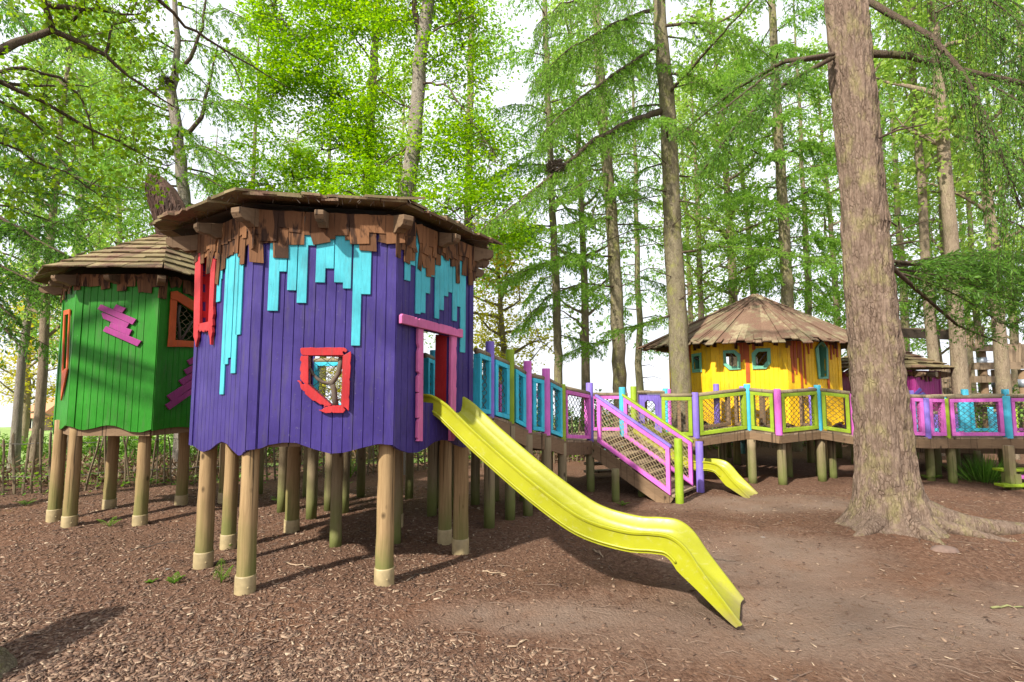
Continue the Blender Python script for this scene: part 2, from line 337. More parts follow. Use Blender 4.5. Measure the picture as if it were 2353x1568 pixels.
def chips():       # loose wood chips lying on the mulch
    n = 150000
    y = 3.1 + 7.5 * NR.random(n) ** 1.9; x = (NR.random(n) * 2 - 1) * (y * 1.06 + .3)
    sandy = np.maximum.reduce([1 - np.sqrt(((x-a)/rx)**2 + ((y-b)/ry)**2) for a, b, rx, ry in ((2.8, 4.7, 2.9, 1.2), (.35, 4.75, 1.5, .42), (4.6, 4.6, 2.4, 1.1), (3.0, 6.2, 1.6, 1.5))])
    near = np.clip((5.2 - y) / 2, 0, 1)
    left = np.clip((1.0 - x) / 3 + .3, .18, 1)
    keep = NR.random(n) < np.clip(.95 * (.35 + .65*near) * left - np.clip(sandy + .2, 0, 1) * .9 + .08, .05, 1)
    x, y = x[keep], y[keep]; n = len(x); z = terrain(x, y)
    a = NR.random(n) * math.pi * 2; L = .006 + .024 * NR.random(n) ** 2; W = L * (.16 + .26 * NR.random(n)); H = .001 + .0018 * NR.random(n)
    tl = (NR.random(n) - .5) * .55; tw = (NR.random(n) - .5) * .9
    u = np.stack([np.cos(a), np.sin(a), tl], -1) * L[:, None]; w = np.stack([-np.sin(a), np.cos(a), tw], -1) * W[:, None]
    c = np.stack([x, y, z + .004 + np.abs(tl) * L * .6], -1); h = np.zeros((n, 3)); h[:, 2] = H
    j = lambda: 1 + (NR.random((n, 1)) - .5) * .7
    top = [c + u*j() + w*j() + h, c - u*j() + w*j() + h, c - u*j() - w*j() + h, c + u*j() - w*j() + h]
    bot = [q - h * 2.2 for q in top]
    V = np.stack(top + bot, 1).reshape(-1, 3); o = (np.arange(n) * 8)[:, None]
    Q = np.concatenate([o + np.array([[0, 1, 2, 3]]), o + np.array([[4, 5, 1, 0]]), o + np.array([[5, 6, 2, 1]]), o + np.array([[6, 7, 3, 2]]), o + np.array([[7, 4, 0, 3]])])
    m, nt, b, _ = mat('wood_chip'); i = island(nt)
    lk(nt, ramp(nt, i, [(0, (.06, .032, .020)), (.38, (.125, .070, .044)), (.78, (.19, .118, .075)), (.95, (.28, .19, .125)), (1, (.42, .32, .22))]), b.inputs['Base Color']); b.inputs['Roughness'].default_value = .85
    o = npmesh('wood_chips', V, Q, m); tag(o, 'loose brown wood chips scattered over the play area floor', 'wood chips', kind='stuff')
chips()
def twigs():
    mb = MB()
    for _ in range(620):
        y = 3.2 + 8 * R.random() ** 1.6; x = R.uniform(-1, 1) * y * 1.05; a = R.random() * 6.28; L = R.uniform(.04, .16); z = tz(x, y) + .008
        d = Vector((math.cos(a), math.sin(a), 0)) * L; s = Vector((-d.y, d.x, 0)) * R.gauss(0, .18); p = Vector((x, y, z)); r = R.uniform(.0012, .0032)
        mb.tube([p - d, p + s + Vector((0, 0, R.uniform(.002, .02))), p + d], [r, r, r * .5], 4, cap=False)
    tag(mb.build('twig_litter', flat('grey_twig_litter', (.20, .14, .10), .9)), 'thin dry twigs strewn over the mulch', 'twigs', kind='stuff')
twigs()
# ------------------------------------------------------------------ playhouse kit
class Face:
    def __init__(s, A, B):
        s.A = Vector((A[0], A[1], 0)); s.B = Vector((B[0], B[1], 0)); s.d = s.B - s.A; s.L = s.d.length; s.d.normalize(); s.n = Vector((s.d.y, -s.d.x, 0))
    def pt(s, a, z, t=0.0): return s.A + s.d * a + s.n * t + Vector((0, 0, z))
    def sz(s, p, t=0.0):
        r = ray(*p); P0 = s.A + s.n * t; o = Vector((0, 0, HC))
        k = (P0 - Vector((0, 0, 0))).dot(s.n) / (r.x * s.n.x + r.y * s.n.y); q = o + r * k
        return ((q - s.A).dot(s.d), q.z)
    def poly(s, pts, t=0.0): return [s.sz(p, t) for p in pts]
def interval(poly, a):
    zs = []
    for i in range(len(poly)):
        (a0, z0), (a1, z1) = poly[i], poly[(i+1) % len(poly)]
        if (a0 - a) * (a1 - a) < 0: zs.append(z0 + (z1-z0) * (a-a0) / (a1-a0))
    return (min(zs), max(zs)) if len(zs) >= 2 else None
def nails(mb, f, zs, nb, holes=(), mi=1, t=.0015):
    for z in zs:
        for k in range(nb):
            a = f.L * (k + .5) / nb + R.uniform(-.015, .015); q = z + R.uniform(-.004, .004)
            if any((lambda iv: iv and iv[0] < q < iv[1])(interval(h, a)) for h in holes): continue
            mb.add([f.pt(a + .0042 * math.cos(i * 1.05), q + .0042 * math.sin(i * 1.05), t) for i in range(6)], [(0, 1, 2, 3, 4, 5)], mi)
def wall_panel(mb, f, zb, zt, nb, holes=(), th=.03, s0=0.0, s1=None):
    s1 = f.L if s1 is None else s1
    g = .0045; gd = .011; E = {}
    bs = np.linspace(s0, s1, nb + 1)
    for k, b in enumerate(bs):
        E[round(float(b), 5)] = -gd if 0 < k < nb else 0
        if k: E[round(float(b) - g, 5)] = 0
        if k < nb: E[round(float(b) + g, 5)] = 0
    for k in range(nb):
        for q in (1/3, 2/3): E[round(float(bs[k] + (bs[k+1]-bs[k]) * q), 5)] = 0
    for h in holes:
        for a, z in h:
            if s0 < a < s1: E.setdefault(round(a, 5), 0)
    es = sorted(E)
    for a0, a1 in zip(es[:-1], es[1:]):
        if a1 - a0 < 1e-5: continue
        d0, d1 = E[a0], E[a1]; iv = [(zb(a0), zb(a1), zt, zt)]
        for h in holes:
            i0 = interval(h, a0 + 1e-5); i1 = interval(h, a1 - 1e-5)
            if i0 and i1:
                nv = []
                for (l0, l1, h0, h1) in iv:
                    if i0[1] <= l0 or i0[0] >= h0: nv.append((l0, l1, h0, h1)); continue
                    if i0[0] > l0: nv.append((l0, l1, i0[0], i1[0]))
                    if i0[1] < h0: nv.append((i0[1], i1[1], h0, h1))
                iv = nv
        for (l0, l1, h0, h1) in iv:
            mb.add([f.pt(a0, l0, d0), f.pt(a1, l1, d1), f.pt(a1, h1, d1), f.pt(a0, h0, d0), f.pt(a0, l0, -th), f.pt(a1, l1, -th), f.pt(a1, h1, -th), f.pt(a0, h0, -th)],
                   [(0, 1, 2, 3), (7, 6, 5, 4), (0, 4, 5, 1), (3, 2, 6, 7)])
def wave_from(pts, f):
    q = sorted(f.sz(p) for p in pts); a = [x for x, _ in q]; z = [y for _, y in q]
    return lambda s: float(np.interp(s, a, z))
def wave(f, z, amp, n=1.5, ph=0.0): return lambda s: z + amp * math.sin(ph + s / f.L * 2 * math.pi * n)
def corner_board(mb, f, zb, zt, left=True, w=.085, t=.012):
    a0, a1 = (0.0, w) if left else (f.L - w, f.L)
    for k in range(4):
        b0 = a0 + (a1-a0) * k / 4; b1 = a0 + (a1-a0) * (k+1) / 4
        mb.add([f.pt(b0, zb(b0), t), f.pt(b1, zb(b1), t), f.pt(b1, zt, t), f.pt(b0, zt, t), f.pt(b0, zb(b0), .001), f.pt(b1, zb(b1), .001), f.pt(b1, zt, .001), f.pt(b0, zt, .001)],
               [(0, 1, 2, 3), (0, 4, 5, 1)] + ([(4, 0, 3, 7)] if k == 0 else []) + ([(1, 5, 6, 2)] if k == 3 else []))
def plate(mb, f, pts, t0, t1, mi=0, px=True):
    poly = f.poly(pts, t0) if px else pts
    mb.prism(poly, lambda a, z, t: f.pt(a, z, t), t0, t1, mi)
def drips(mb, f, lst, zt, t=.018):
    # lst: (px_left, px_right, py_bottom[, py_bottom_right])
    for q in lst:
        a0 = f.sz((q[0], q[2]))[0]; a1, z1 = f.sz((q[1], q[3] if len(q) > 3 else q[2])); z0 = f.sz((q[0], q[2]))[1]
        if abs(z1 - z0) > .2 or len(q) == 3: z1 = z0
        mb.prism([(a0 + .0015, z0), (a1 - .0015, z1), (a1 - .0015, zt), (a0 + .0015, zt)], lambda a, z, t: f.pt(a, z, t), .0015, t)
def skirt(mb, f, zt, lens, layers=2, wid=(.07, .15), t0=.022, rot=.05):
    for ly in range(layers):
        a = -.03 - R.random() * .05
        while a < f.L + .02:
            w = R.uniform(*wid); L = R.uniform(*lens) * (1.0 if ly == 0 else .72)
            th = R.gauss(0, rot); L *= R.choice((1, 1, 1, 1.3, .75)); t = t0 + ly * .012 + R.random() * .004; c = a + w / 2
            if R.random() < .09: th += R.choice((-.35, .3, .2))
            pr = []
            for (u, v) in ((-w/2, 0), (w/2, 0), (w/2, -L + R.uniform(-.02, .02)), (-w/2, -L)):
                pr.append((c + u * math.cos(th) - v * math.sin(th), zt + u * math.sin(th) + v * math.cos(th)))
            mb.prism(pr, lambda p, z, q: f.pt(p, z, q), t, t + .009)
            a += w + R.uniform(-.012, .012)
def rafter(root, P, dirv, L, m, h=.13, w=.085):
    # beam end with a scrolled nose, pointing outward from P
    d = Vector((dirv[0], dirv[1], 0)).normalized(); n = Vector((-d.y, d.x, 0)); mb = MB()
    prof = [(-.12, 0), (L, 0), (L, -h*.3), (L-.03, -h*.62), (L-.08, -h*.8), (L-.13, -h*.83), (L-.17, -h*1.0), (L-.2, -h*1.15), (-.12, -h*1.2)]
    mb.prism(prof, lambda a, z, t: P + d * a + n * t + Vector((0, 0, z - a * .22)), -w/2, w/2)
    return mb.build('rafter', m, root, bevel=.006)
def roof_shingles(mb, poly, c, apex, zeave, over, course=.2, wid=(.13, .26), th=.016, rag=.03, stop=0.04):
    n = len(poly); P = [Vector((p[0], p[1], 0)) for p in poly]; c = Vector((c[0], c[1], 0)); A = Vector(apex)
    ov = over if hasattr(over, '__len__') else [over] * n; ex = [p + (p - c).normalized() * o for p, o in zip(P, ov)]; over = min(ov)
    for k in range(n):
        a = ex[k].copy(); b = ex[(k+1) % n].copy(); a.z = b.z = zeave; mid = (a + b) / 2
        sl = (A - mid); SL = sl.length; up = sl.normalized(); ed = (b - a); EL = ed.length; e = ed.normalized(); nn = e.cross(up).normalized()
        if nn.z < 0: nn = -nn
        q_ = min(.5, max(.0, over - .02) / SL); mb.add([a.lerp(A, q_) - nn*.02, b.lerp(A, q_) - nn*.02, A - nn*.02], [(0, 1, 2)], 1)      # sheathing
        r = 0; q = 0.0
        while q < SL - stop:
            wrow = EL * (1 - q / SL); x = -wrow / 2 - R.random() * .05
            while x < wrow / 2 + .01:
                w = R.uniform(*wid); x1 = min(x + w, wrow / 2 + .03)
                if x1 - x > .03:
                    d0 = q - R.random() * rag - (.03 if r == 0 else 0) + (R.uniform(-.04, .05) if r == 0 and rag > .05 else 0); L = course * 1.35
                    w1 = EL * (1 - min(q + L, SL) / SL) / 2
                    p0 = mid + e * (x+.003) + up * d0; p1 = mid + e * (x1-.003) + up * d0
                    xa = max(-w1, min(w1, x)); xb = max(-w1, min(w1, x1))
                    p3 = mid + e * xa + up * min(q + L, SL); p2 = mid + e * xb + up * min(q + L, SL)
                    lift = nn * (th * 1.5 + R.random() * (.012 if rag < .05 else .035)); tt = nn * th
                    mb.box8([p0 + lift, p1 + lift, p2 + nn*.004, p3 + nn*.004, p0 + lift + tt, p1 + lift + tt, p2 + nn*.004 + tt*.6, p3 + nn*.004 + tt*.6])
                x = x1
            q += course * R.uniform(.92, 1.08) if r else course; r += 1
def ogram(c, r0, r1, h, n=14):    # tapered round post from ground
    pass
def leg(root, x, y, ztop, r=.085, m='leg', collar=True, lean=(0, 0)):
    z0 = tz(x, y) - .06; mb = MB(); k = 9
    pts = [(x + lean[0] * i / k + R.uniform(-.003, .003), y + lean[1] * i / k + R.uniform(-.003, .003), z0 + (ztop - z0) * i / k) for i in range(k + 1)]
    mb.tube(pts, [r * (1.06 - .12 * i / k) * R.uniform(.985, 1.015) for i in range(k + 1)], 18, jit=.012)
    o = mb.build('leg', M[m], root, smooth=True)
    if collar:
        c = MB(); h = R.uniform(.15, .19) + .06
        c.tube([(x, y, z0), (x, y, z0 + h * .5), (x, y, z0 + h - .012), (x, y, z0 + h), (x, y, z0 + h)], [r*1.16, r*1.155, r*1.15, r*1.12, r*1.0], 24, cap=False)
        co = c.build('collar', M['collar'], o, smooth=True)
        bt = MB(); d = Vector((-x, -y, 0)).normalized(); d = (d + Vector((.35, 0, 0))).normalized()
        bt.tube([Vector((x, y, z0 + h*.55)) + d * r * 1.13, Vector((x, y, z0 + h*.55)) + d * r * 1.24], [.011, .008], 8)
        bt.build('bolt', M['collar'], o)
    return o
def net(mb, p00, p10, p11, p01, cell=.066, r=.0055, sag=.0, mi=0):
    p00, p10, p11, p01 = (Vector(p) for p in (p00, p10, p11, p01))
    U = (p10 - p00).length; V = (p01 - p00).length; nu = max(3, int(U / cell)); nv = max(3, int(V / (cell * .9)))
    nrm = (p10 - p00).cross(p01 - p00).normalized(); ph = R.random() * 9
    def P(u, v):
        u = min(1, max(0, u)); v = min(1, max(0, v))
        w = .10 / nu
        uu = u + w * math.sin(v * 7 + ph + u * 5); vv = v + .10 / nv * math.sin(u * 8 + ph * 2)
        uu = min(1, max(0, uu)); vv = min(1, max(0, vv))
        return (p00 * (1-uu) + p10 * uu) * (1-vv) + (p01 * (1-uu) + p11 * uu) * vv + nrm * (.012 * math.sin(u * 6 + v * 5 + ph))
    for j in range(nu + 1):
        pts = []
        for i in range(nv + 1):
            s = .40 * (1 if (i + j) % 2 else -1)
            pts.append(P((j + s) / nu, (i - .22) / nv)); pts.append(P((j + s) / nu, (i + .22) / nv))
        mb.tube(pts, r, 3, cap=False, mi=mi)
def twig(mb, pts, r0, r1, n=7):
    k = len(pts); mb.tube(pts, [r0 + (r1-r0) * i / (k-1) for i in range(k)], n, jit=.06)
# ------------------------------------------------------------------ purple playhouse
def frames(lst, name, m, root, f, t0=.012, t1=.04, bevel=.006):
    mb = MB()
    for pts in lst: plate(mb, f, pts, t0, t1)
    return mb.build(name, m, root, bevel=bevel)
def lining(mb, f, hole, t0=-.16, t1=.0, th=.018):
    n = len(hole); cx = sum(h[0] for h in hole) / n; cz = sum(h[1] for h in hole) / n
    for i in range(n):
        (a0, z0), (a1, z1) = hole[i], hole[(i+1) % n]
        def o(a, z): 
            v = Vector((a - cx, z - cz)); v = v / max(.01, v.length) * th; return (a + v.x, z + v.y)
        b0, b1 = o(a0, z0), o(a1, z1)
        mb.box8([f.pt(a0, z0, t0), f.pt(a1, z1, t0), f.pt(a1, z1, t1), f.pt(a0, z0, t1), f.pt(*b0, t0), f.pt(*b1, t0), f.pt(*b1, t1), f.pt(*b0, t1)])
def floor_of(root, poly, z, c, k=.93):
    mb = MB(); pl = [(c[0] + (p[0]-c[0]) * k, c[1] + (p[1]-c[1]) * k) for p in poly]
    mb.prism(pl, lambda a, b, t: Vector((a, b, t)), z - .05, z); mb.build('floor', M['deck'], root)
    mb = MB(); n = len(pl)
    for i in range(n):
        a, b = pl[i], pl[(i+1) % n]; mb.beam((a[0], a[1], z - .13), (b[0], b[1], z - .13), .06, .15)
    mb.beam((pl[0][0], pl[0][1], z-.13), (pl[n//2][0], pl[n//2][1], z-.13), .06, .15); mb.beam((pl[1][0], pl[1][1], z-.132), (pl[(1+n//2) % n][0], pl[(1+n//2) % n][1], z-.132), .06, .146)
    mb.build('floor_beam', M['beam'], root)
PP = [(-3.64, 5.98), (-2.56, 5.1), (-1.19, 5.3), (-.495, 6.5), (-.72, 7.35), (-1.6, 7.95), (-3.1, 7.8), (-3.8, 6.95)]
PC = (-2.1, 6.5)
ph = thing('playhouse', 'purple boarded playhouse on tall wooden legs with turquoise drips and a shingle roof', 'playhouse', (PC[0], PC[1], 0))
FS = [Face(PP[i], PP[(i+1) % 8]) for i in range(8)]
fAB, fBC, fCD = FS[0], FS[1], FS[2]
ZT = 3.74
wb = [wave_from(zz(600, 1200, 2.24, [(365,1300),(400,1315),(450,1355),(480,1362),(540,1340),(600,1290),(640,1270),(690,1290),(740,1350),(790,1395),(830,1390),(850,1360)]), fAB),
      wave_from(zz(600, 1200, 2.24, [(850,1350),(1000,1330),(1060,1300),(1200,1278),(1330,1283)]) + zz(1200, 1200, 2.24, [(0,1295),(130,1340),(270,1378),(390,1370),(540,1330),(700,1290),(820,1300)]), fBC),
      wave_from(zz(1200, 1200, 2.24, [(820,1300),(880,1340),(970,1370),(1050,1370),(1130,1330),(1200,1275),(1270,1255),(1340,1262),(1400,1300),(1470,1325),(1510,1310),(1540,1270)]), fCD)]
wb += [wave(f, 1.37, .05, 1.5, i) for i, f in enumerate(FS[3:])]
hAB = fAB.poly([(464, 520), (490, 525), (488, 740), (466, 745)])
hBC = fBC.poly(zz(1200, 1200, 2.24, [(82,500),(385,510),(370,945),(288,945),(80,755)]))
hCD = fCD.poly(zz(1200, 1200, 2.24, [(1085,268),(1335,325),(1328,940),(1083,915)]))
hE = [(.08, 1.6), (FS[4].L - .08, 1.6), (FS[4].L - .08, 2.95), (.08, 2.95)]
hF = [(.12, 1.6), (FS[5].L - .12, 1.6), (FS[5].L - .12, 2.95), (.12, 2.95)]
hD = [(.1, 1.6), (FS[3].L - .1, 1.6), (FS[3].L - .1, 2.75), (.1, 2.75)]
for i, (f, hs, nb) in enumerate(zip(FS, ([hAB], [hBC], [hCD], [hD], [hE], [hF], [], []), (14, 14, 14, 9, 11, 15, 11, 10))):
    mb = MB(); wall_panel(mb, f, wb[i], ZT, nb, hs); nails(mb, f, (1.53, 1.78, 2.32, 2.78, 3.2), nb, hs); mb.build('wall', [M['purple'], M['inner']], ph)
for i in range(8):
    mb = MB(); corner_board(mb, FS[i], wb[i], ZT, True); corner_board(mb, FS[i-1], wb[i-1], ZT, False); mb.build('corner_board', M['purple'], ph)
# turquoise drips
mb = MB(); drips(mb, fBC, [(615,640,715),(640,660,625),(660,682,668),(682,705,697),(705,725,565),(725,748,650),(748,768,618),(768,790,650),(788,807,664),(807,828,795),(828,852,677)], ZT); mb.build('drip_boards', M['turq'], ph, bevel=.004)
L = [(a/2.6139, b/2.6139, y/2.6139) for a, b, y in [(1083,1143,1100),(1143,1195,940),(1195,1250,1450),(1250,1300,1440),(1300,1350,1235),(1350,1397,1060),(1397,1445,1500),(1445,1493,1410),(1493,1540,1265),(1540,1583,1225),(1583,1630,1525),(1630,1675,1375)]]
L = [((1200+a)/1.7408, (1200+b)/1.7408, (700+y)/1.7408) for a, b, y in L] + [((1200+1425/2.24)/1.7408, (1200+1472/2.24)/1.7408, (1200+470/2.24)/1.7408)]
mb = MB(); drips(mb, fCD, L, ZT); mb.build('drip_boards', M['turq'], ph, bevel=.004)
L = [((600+a/2.24)/1.7408, (600+b/2.24)/1.7408, (1200+y/2.24)/1.7408) for a, b, y in [(605,640,25),(640,658,-180),(636,672,848),(672,710,580),(710,735,522),(735,777,660),(777,822,318)]]
mb = MB(); drips(mb, fAB, L, ZT - .05); mb.build('drip_boards', M['turq'], ph, bevel=.004)
# red tall window on the left face
z2 = lambda p: zz(500, 700, 2.6139, p); z4 = lambda p: zz(600, 1200, 2.24, p); z5 = lambda p: zz(1200, 1200, 2.24, p)
frames([z2([(770,700),(822,700),(806,1560)]) + z4([(465,215),(458,235),(463,262),(452,290),(452,340),(440,380),(432,425),(424,370),(412,330),(414,200)]) + z2([(755,1040)]),
        z2([(925,860),(972,900)]) + z4([(588,60),(592,130),(583,170),(586,230),(578,240),(582,290),(572,340),(570,405),(560,400),(558,350),(546,300),(545,195)]),
        z4([(463,215),(546,197),(546,285),(535,275),(528,290),(517,270),(510,292),(495,288),(485,276),(470,292),(462,270)])], 'window_frame', M['red'], ph, fAB)
mb = MB(); lining(mb, fAB, hAB, -.14, .01); plate(mb, fAB, [(a, z) for a, z in ((hAB[0][0]-.25, hAB[2][1]-.1), (hAB[1][0]+.2, hAB[2][1]-.1), (hAB[1][0]+.2, ZT), (hAB[0][0]-.25, ZT))], -.17, -.142, px=False); lo = mb.build('window_lining', M['red'], ph)
# red pentagon window on the front face
wf = frames([z5([(8,440),(20,432),(90,430),(98,427),(150,432),(260,428),(330,430),(345,428),(400,430),(418,440),(427,455),(418,470),(405,472),(398,462),(385,468),(390,485),(400,497),(80,499),(22,495),(12,470)]),
        z5([(15,502),(80,502),(80,752),(72,757),(40,745),(12,715),(6,685),(15,655),(5,625),(10,590),(20,560),(6,540)]),
        z5([(-22,725),(0,722),(18,735),(22,752),(38,758),(50,750),(52,740),(82,760),(288,942),(262,952),(240,950),(218,965),(222,945),(205,935),(190,938),(140,905),(120,902),(60,850),(48,838),(52,825),(22,805),(10,785),(8,765),(0,742)]),
        z5([(170,986),(200,985),(225,965),(262,952),(290,950),(385,952),(411,985),(395,1008),(390,1012),(300,1012),(290,1004),(280,1012),(235,1014),(205,1002)]),
        z5([(387,506),(402,495),(458,464),(461,500),(456,560),(452,562),(458,600),(450,700),(445,715),(450,730),(446,850),(440,870),(445,900),(440,996),(425,980),(412,968),(372,948),(372,930)])],
       'window_frame', M['red'], ph, fBC, .012, .04)
mb = MB(); lining(mb, fBC, hBC, -.09, .01); mb.build('window_lining', M['red'], ph)
def face_net(f, poly, t=-.05, cell=.055):
    a0 = min(a for a, z in poly); a1 = max(a for a, z in poly); z0 = min(z for a, z in poly); z1 = max(z for a, z in poly); mb = MB()
    nu = int((a1-a0)/cell); nv = int((z1-z0)/cell)
    for j in range(nu + 1):
        pts = []
        for i in range(nv + 1):
            s = .42 * (1 if (i + j) % 2 else -1)
            for q in (-.22, .22):
                a = a0 + (a1-a0) * (j+s) / nu + .006 * math.sin(i*1.7+j); z = z0 + (z1-z0) * (i+q) / nv + .006 * math.sin(j*2.1+i)
                iv = interval(poly, min(max(a, a0+1e-4), a1-1e-4))
                if a0 < a < a1 and iv and iv[0]-.005 < z < iv[1]+.005: pts.append(f.pt(a, z, t))
                else:
                    if len(pts) > 1: mb.tube(pts, .0035, 3, cap=False)
                    pts = []
        if len(pts) > 1: mb.tube(pts, .0035, 3, cap=False)
    return mb
face_net(fBC, hBC).build('window_net', M['dark'], ph)
def face_branch(f, lines, t=-.02, m='twig'):
    mb = MB()
    for pts, r0, r1 in lines:
        P = [f.pt(*f.sz(p), t + .012 * math.sin(i * 2.3)) for i, p in enumerate(pts)]; twig(mb, P, r0, r1, 9)
    return mb.build('window_branch', M[m], ph, smooth=True)
face_branch(fBC, [(z5([(320,955),(308,880),(300,800),(285,755)]), .030, .026), (z5([(280,770),(290,735),(320,690),(345,650),(358,580),(362,505)]), .025, .024), (z5([(290,765),(270,742),(240,745),(195,735),(150,705),(110,665),(90,615)]), .021, .013)])
# pink slide door
frames([z5([(885,142),(896,126),(1000,152),(1012,168),(1022,158),(1040,180),(1052,168),(1140,190),(1215,212),(1225,226),(1240,216),(1345,246),(1350,258),(1362,250),(1378,262),(1385,278),(1395,262),(1425,262),(1439,270),(1438,342),(885,212)])], 'door_lintel', M['pink'], ph, fCD, .035, .075)
frames([z5([(1038,256),(1086,264),(1078,1266),(1030,1266),(1040,1250),(1030,1232),(1033,1090),(1050,1052),(1030,1060),(1032,960),(1033,840),(1046,830),(1032,825),(1033,690),(1052,664),(1034,640),(1036,470),(1046,430),(1037,390)])], 'door_jamb', M['pink'], ph, fCD, .012, .05)
frames([z5([(1335,322),(1385,330),(1382,420),(1378,430),(1384,520),(1378,600),(1382,700),(1376,780),(1382,790),(1378,860),(1375,1090),(1362,1130),(1374,1140),(1372,1240),(1358,1264),(1325,1262),(1328,860)])], 'door_jamb', M['pink'], ph, fCD, .012, .05)
mb = MB()
a1 = max(a for a, z in hCD); z0 = min(z for a, z in hCD); z1 = max(z for a, z in hCD); a0 = min(a for a, z in hCD)
mb.obox(fCD.pt(a1 + .012, (z0+z1)/2, -.10), fCD.d * .012, fCD.n * .10, Vector((0, 0, (z1-z0)/2)))
mb.obox(fCD.pt(a0 - .012, (z0+z1)/2, -.06), fCD.d * .012, fCD.n * .06, Vector((0, 0, (z1-z0)/2)))
mb.obox(fCD.pt((a0+a1)/2, z1 + .03, -.1), fCD.d * (a1-a0)/2, fCD.n * .1, Vector((0, 0, .012)))
mb.build('door_lining', M['red'], ph)
floor_of(ph, PP, 1.62, PC)
# skirts, rafters, roof
for i, f in enumerate(FS[:3]):
    mb = MB(); skirt(mb, f, ZT + .02, ((.28, .55), (.22, .46), (.24, .52))[i], 2, ((.06, .11), (.09, .19), (.06, .12))[i]); mb.build('shingle_skirt', M['skirt'], ph)
for i, f in enumerate(FS):
    d0 = Vector((PP[i][0]-PC[0], PP[i][1]-PC[1], 0)); rafter(ph, Vector((PP[i][0], PP[i][1], ZT + .03)), d0, .26 if i in (1, 2, 3) else .34, M['beam'], .16, .11)
    rafter(ph, f.pt(f.L * .48, ZT + .03, 0), f.n, .30, M['beam'], .14, .085)
mb = MB(); roof_shingles(mb, PP, PC, (PC[0], PC[1], 4.16), 3.80, [.44, .24, .17, .15, .22, .3, .3, .4], course=.24, wid=(.18, .45), th=.026, rag=.07)

for i, f in enumerate(FS):          # loose, lifted boards along the eaves
    o_ = [.44, .24, .17, .15, .22, .3, .3, .4]; a_ = 0.0
    while a_ < f.L:
        w_ = R.uniform(.16, .34); u_ = (a_ + w_/2) / f.L; ov_ = o_[i] * (1-u_) + o_[(i+1) % 8] * u_ + R.uniform(-.03, .12); s_ = 1 + ov_ * .45
        zc = 3.815 + R.uniform(.01, .055); c_ = f.pt(f.L * .5 + (a_ + w_/2 - f.L * .5) * s_, 0, ov_); rd = (Vector((PC[0], PC[1], 0)) - c_).normalized(); L_ = R.uniform(.35, .55); tl = Vector((0, 0, R.uniform(.14, .3)))
        q = c_ + Vector((0, 0, zc)); sd_ = (f.d + rd * R.gauss(0, .1)).normalized() * w_ / 2; up_ = Vector((0, 0, .026)); e_ = q + rd * L_ + tl * L_
        if R.random() < .72: mb.box8([q - sd_, q + sd_, e_ + sd_ * .9, e_ - sd_ * .9, q - sd_ + up_, q + sd_ + up_, e_ + sd_ * .9 + up_, e_ - sd_ * .9 + up_])
        a_ += w_ * .9
mb.build('roof', [M['shing'], M['inner']], ph)
def litter_fringe(poly, c, over, z, n, name, root):
    mb = MB()
    for _ in range(n):
        k = R.randrange(len(poly)); a, b = poly[k], poly[(k+1) % len(poly)]; u = R.random(); q = over - R.random() ** 2 * .5
        p = Vector((a[0]+(b[0]-a[0])*u, a[1]+(b[1]-a[1])*u, 0)); d = (p - Vector((c[0], c[1], 0))).normalized(); p = p + d * q
        s = Vector((p.x, p.y, z + .05 + (over - q) * .3 + R.random() * .03)); e = s + Vector((R.gauss(0, .05), R.gauss(0, .05), R.uniform(-.09, .02))); mb.tube([s, (s + e) / 2 + Vector((R.gauss(0, .012), R.gauss(0, .012), .015)), e], .0028, 3, cap=False)
    mb.build(name, M['twig'], root)['kind'] = 'stuff'
litter_fringe(PP, PC, .24, 3.80, 900, 'needle_litter', ph)
for k, (x, y) in enumerate([(-2.57,5.22), (-1.29,5.46), (-.63,6.58), (-.88,7.03), (-1.66,7.69), (-3.10,7.55), (-3.58,6.79), (-3.42,5.98)]):
    leg(ph, x, y, 1.62, .083 + .004 * (k % 3))
for (x, y) in [(-2.2, 6.7), (-1.5, 6.9)]: leg(ph, x, y, 1.5, .07, 'grey', False)
# ------------------------------------------------------------------ green playhouse
GP = [(-7.26, 8.36), (-6.42, 7.62), (-5.20, 7.62), (-4.93, 8.90), (-5.5, 9.7), (-6.5, 9.75), (-7.2, 9.2)]
GC = (-6.0, 8.7)
gh = thing('playhouse', 'bright green boarded playhouse on legs beside the purple one, with orange windows', 'playhouse', (GC[0], GC[1], 0))
GF = [Face(GP[i], GP[(i+1) % 7]) for i in range(7)]
g0 = lambda p: zz(0, 1500, 2.091, p); g1 = lambda p: zz(0, 600, 1.96, p)
GT = 3.66
gb = [wave_from(g0([(455,415),(490,452),(510,455),(545,420)]), GF[0]), wave_from(g0([(548,425),(600,432),(650,455),(700,462),(790,445),(850,428),(900,422),(950,425),(1000,440),(1080,475),(1180,482),(1270,455)]), GF[1]),
      wave_from(g0([(1290,465),(1400,445),(1500,435),(1595,440)]), GF[2])] + [wave(f, 1.27, .05, 1.5, i) for i, f in enumerate(GF[3:])]
hg0 = GF[0].poly([(151.5, 722), (161, 719), (154, 850), (146, 855)])
hg2 = GF[2].poly(g1([(1380,1180),(1530,1280),(1535,1500),(1365,1490)]))
for i, (f, hs, nb) in enumerate(zip(GF, ([hg0], [], [hg2], [], [], [], []), (11, 12, 13, 10, 10, 9, 9))):
    mb = MB(); wall_panel(mb, f, gb[i], GT, nb, hs); nails(mb, f, (1.45, 1.75, 2.4, 2.95, 3.35), nb, hs); mb.build('wall', [M['green'], M['inner']], gh)
for i in range(7):
    mb = MB(); corner_board(mb, GF[i], gb[i], GT, True, .10); corner_board(mb, GF[i-1], gb[i-1], GT, False, .10); mb.build('corner_board', M['green'], gh)
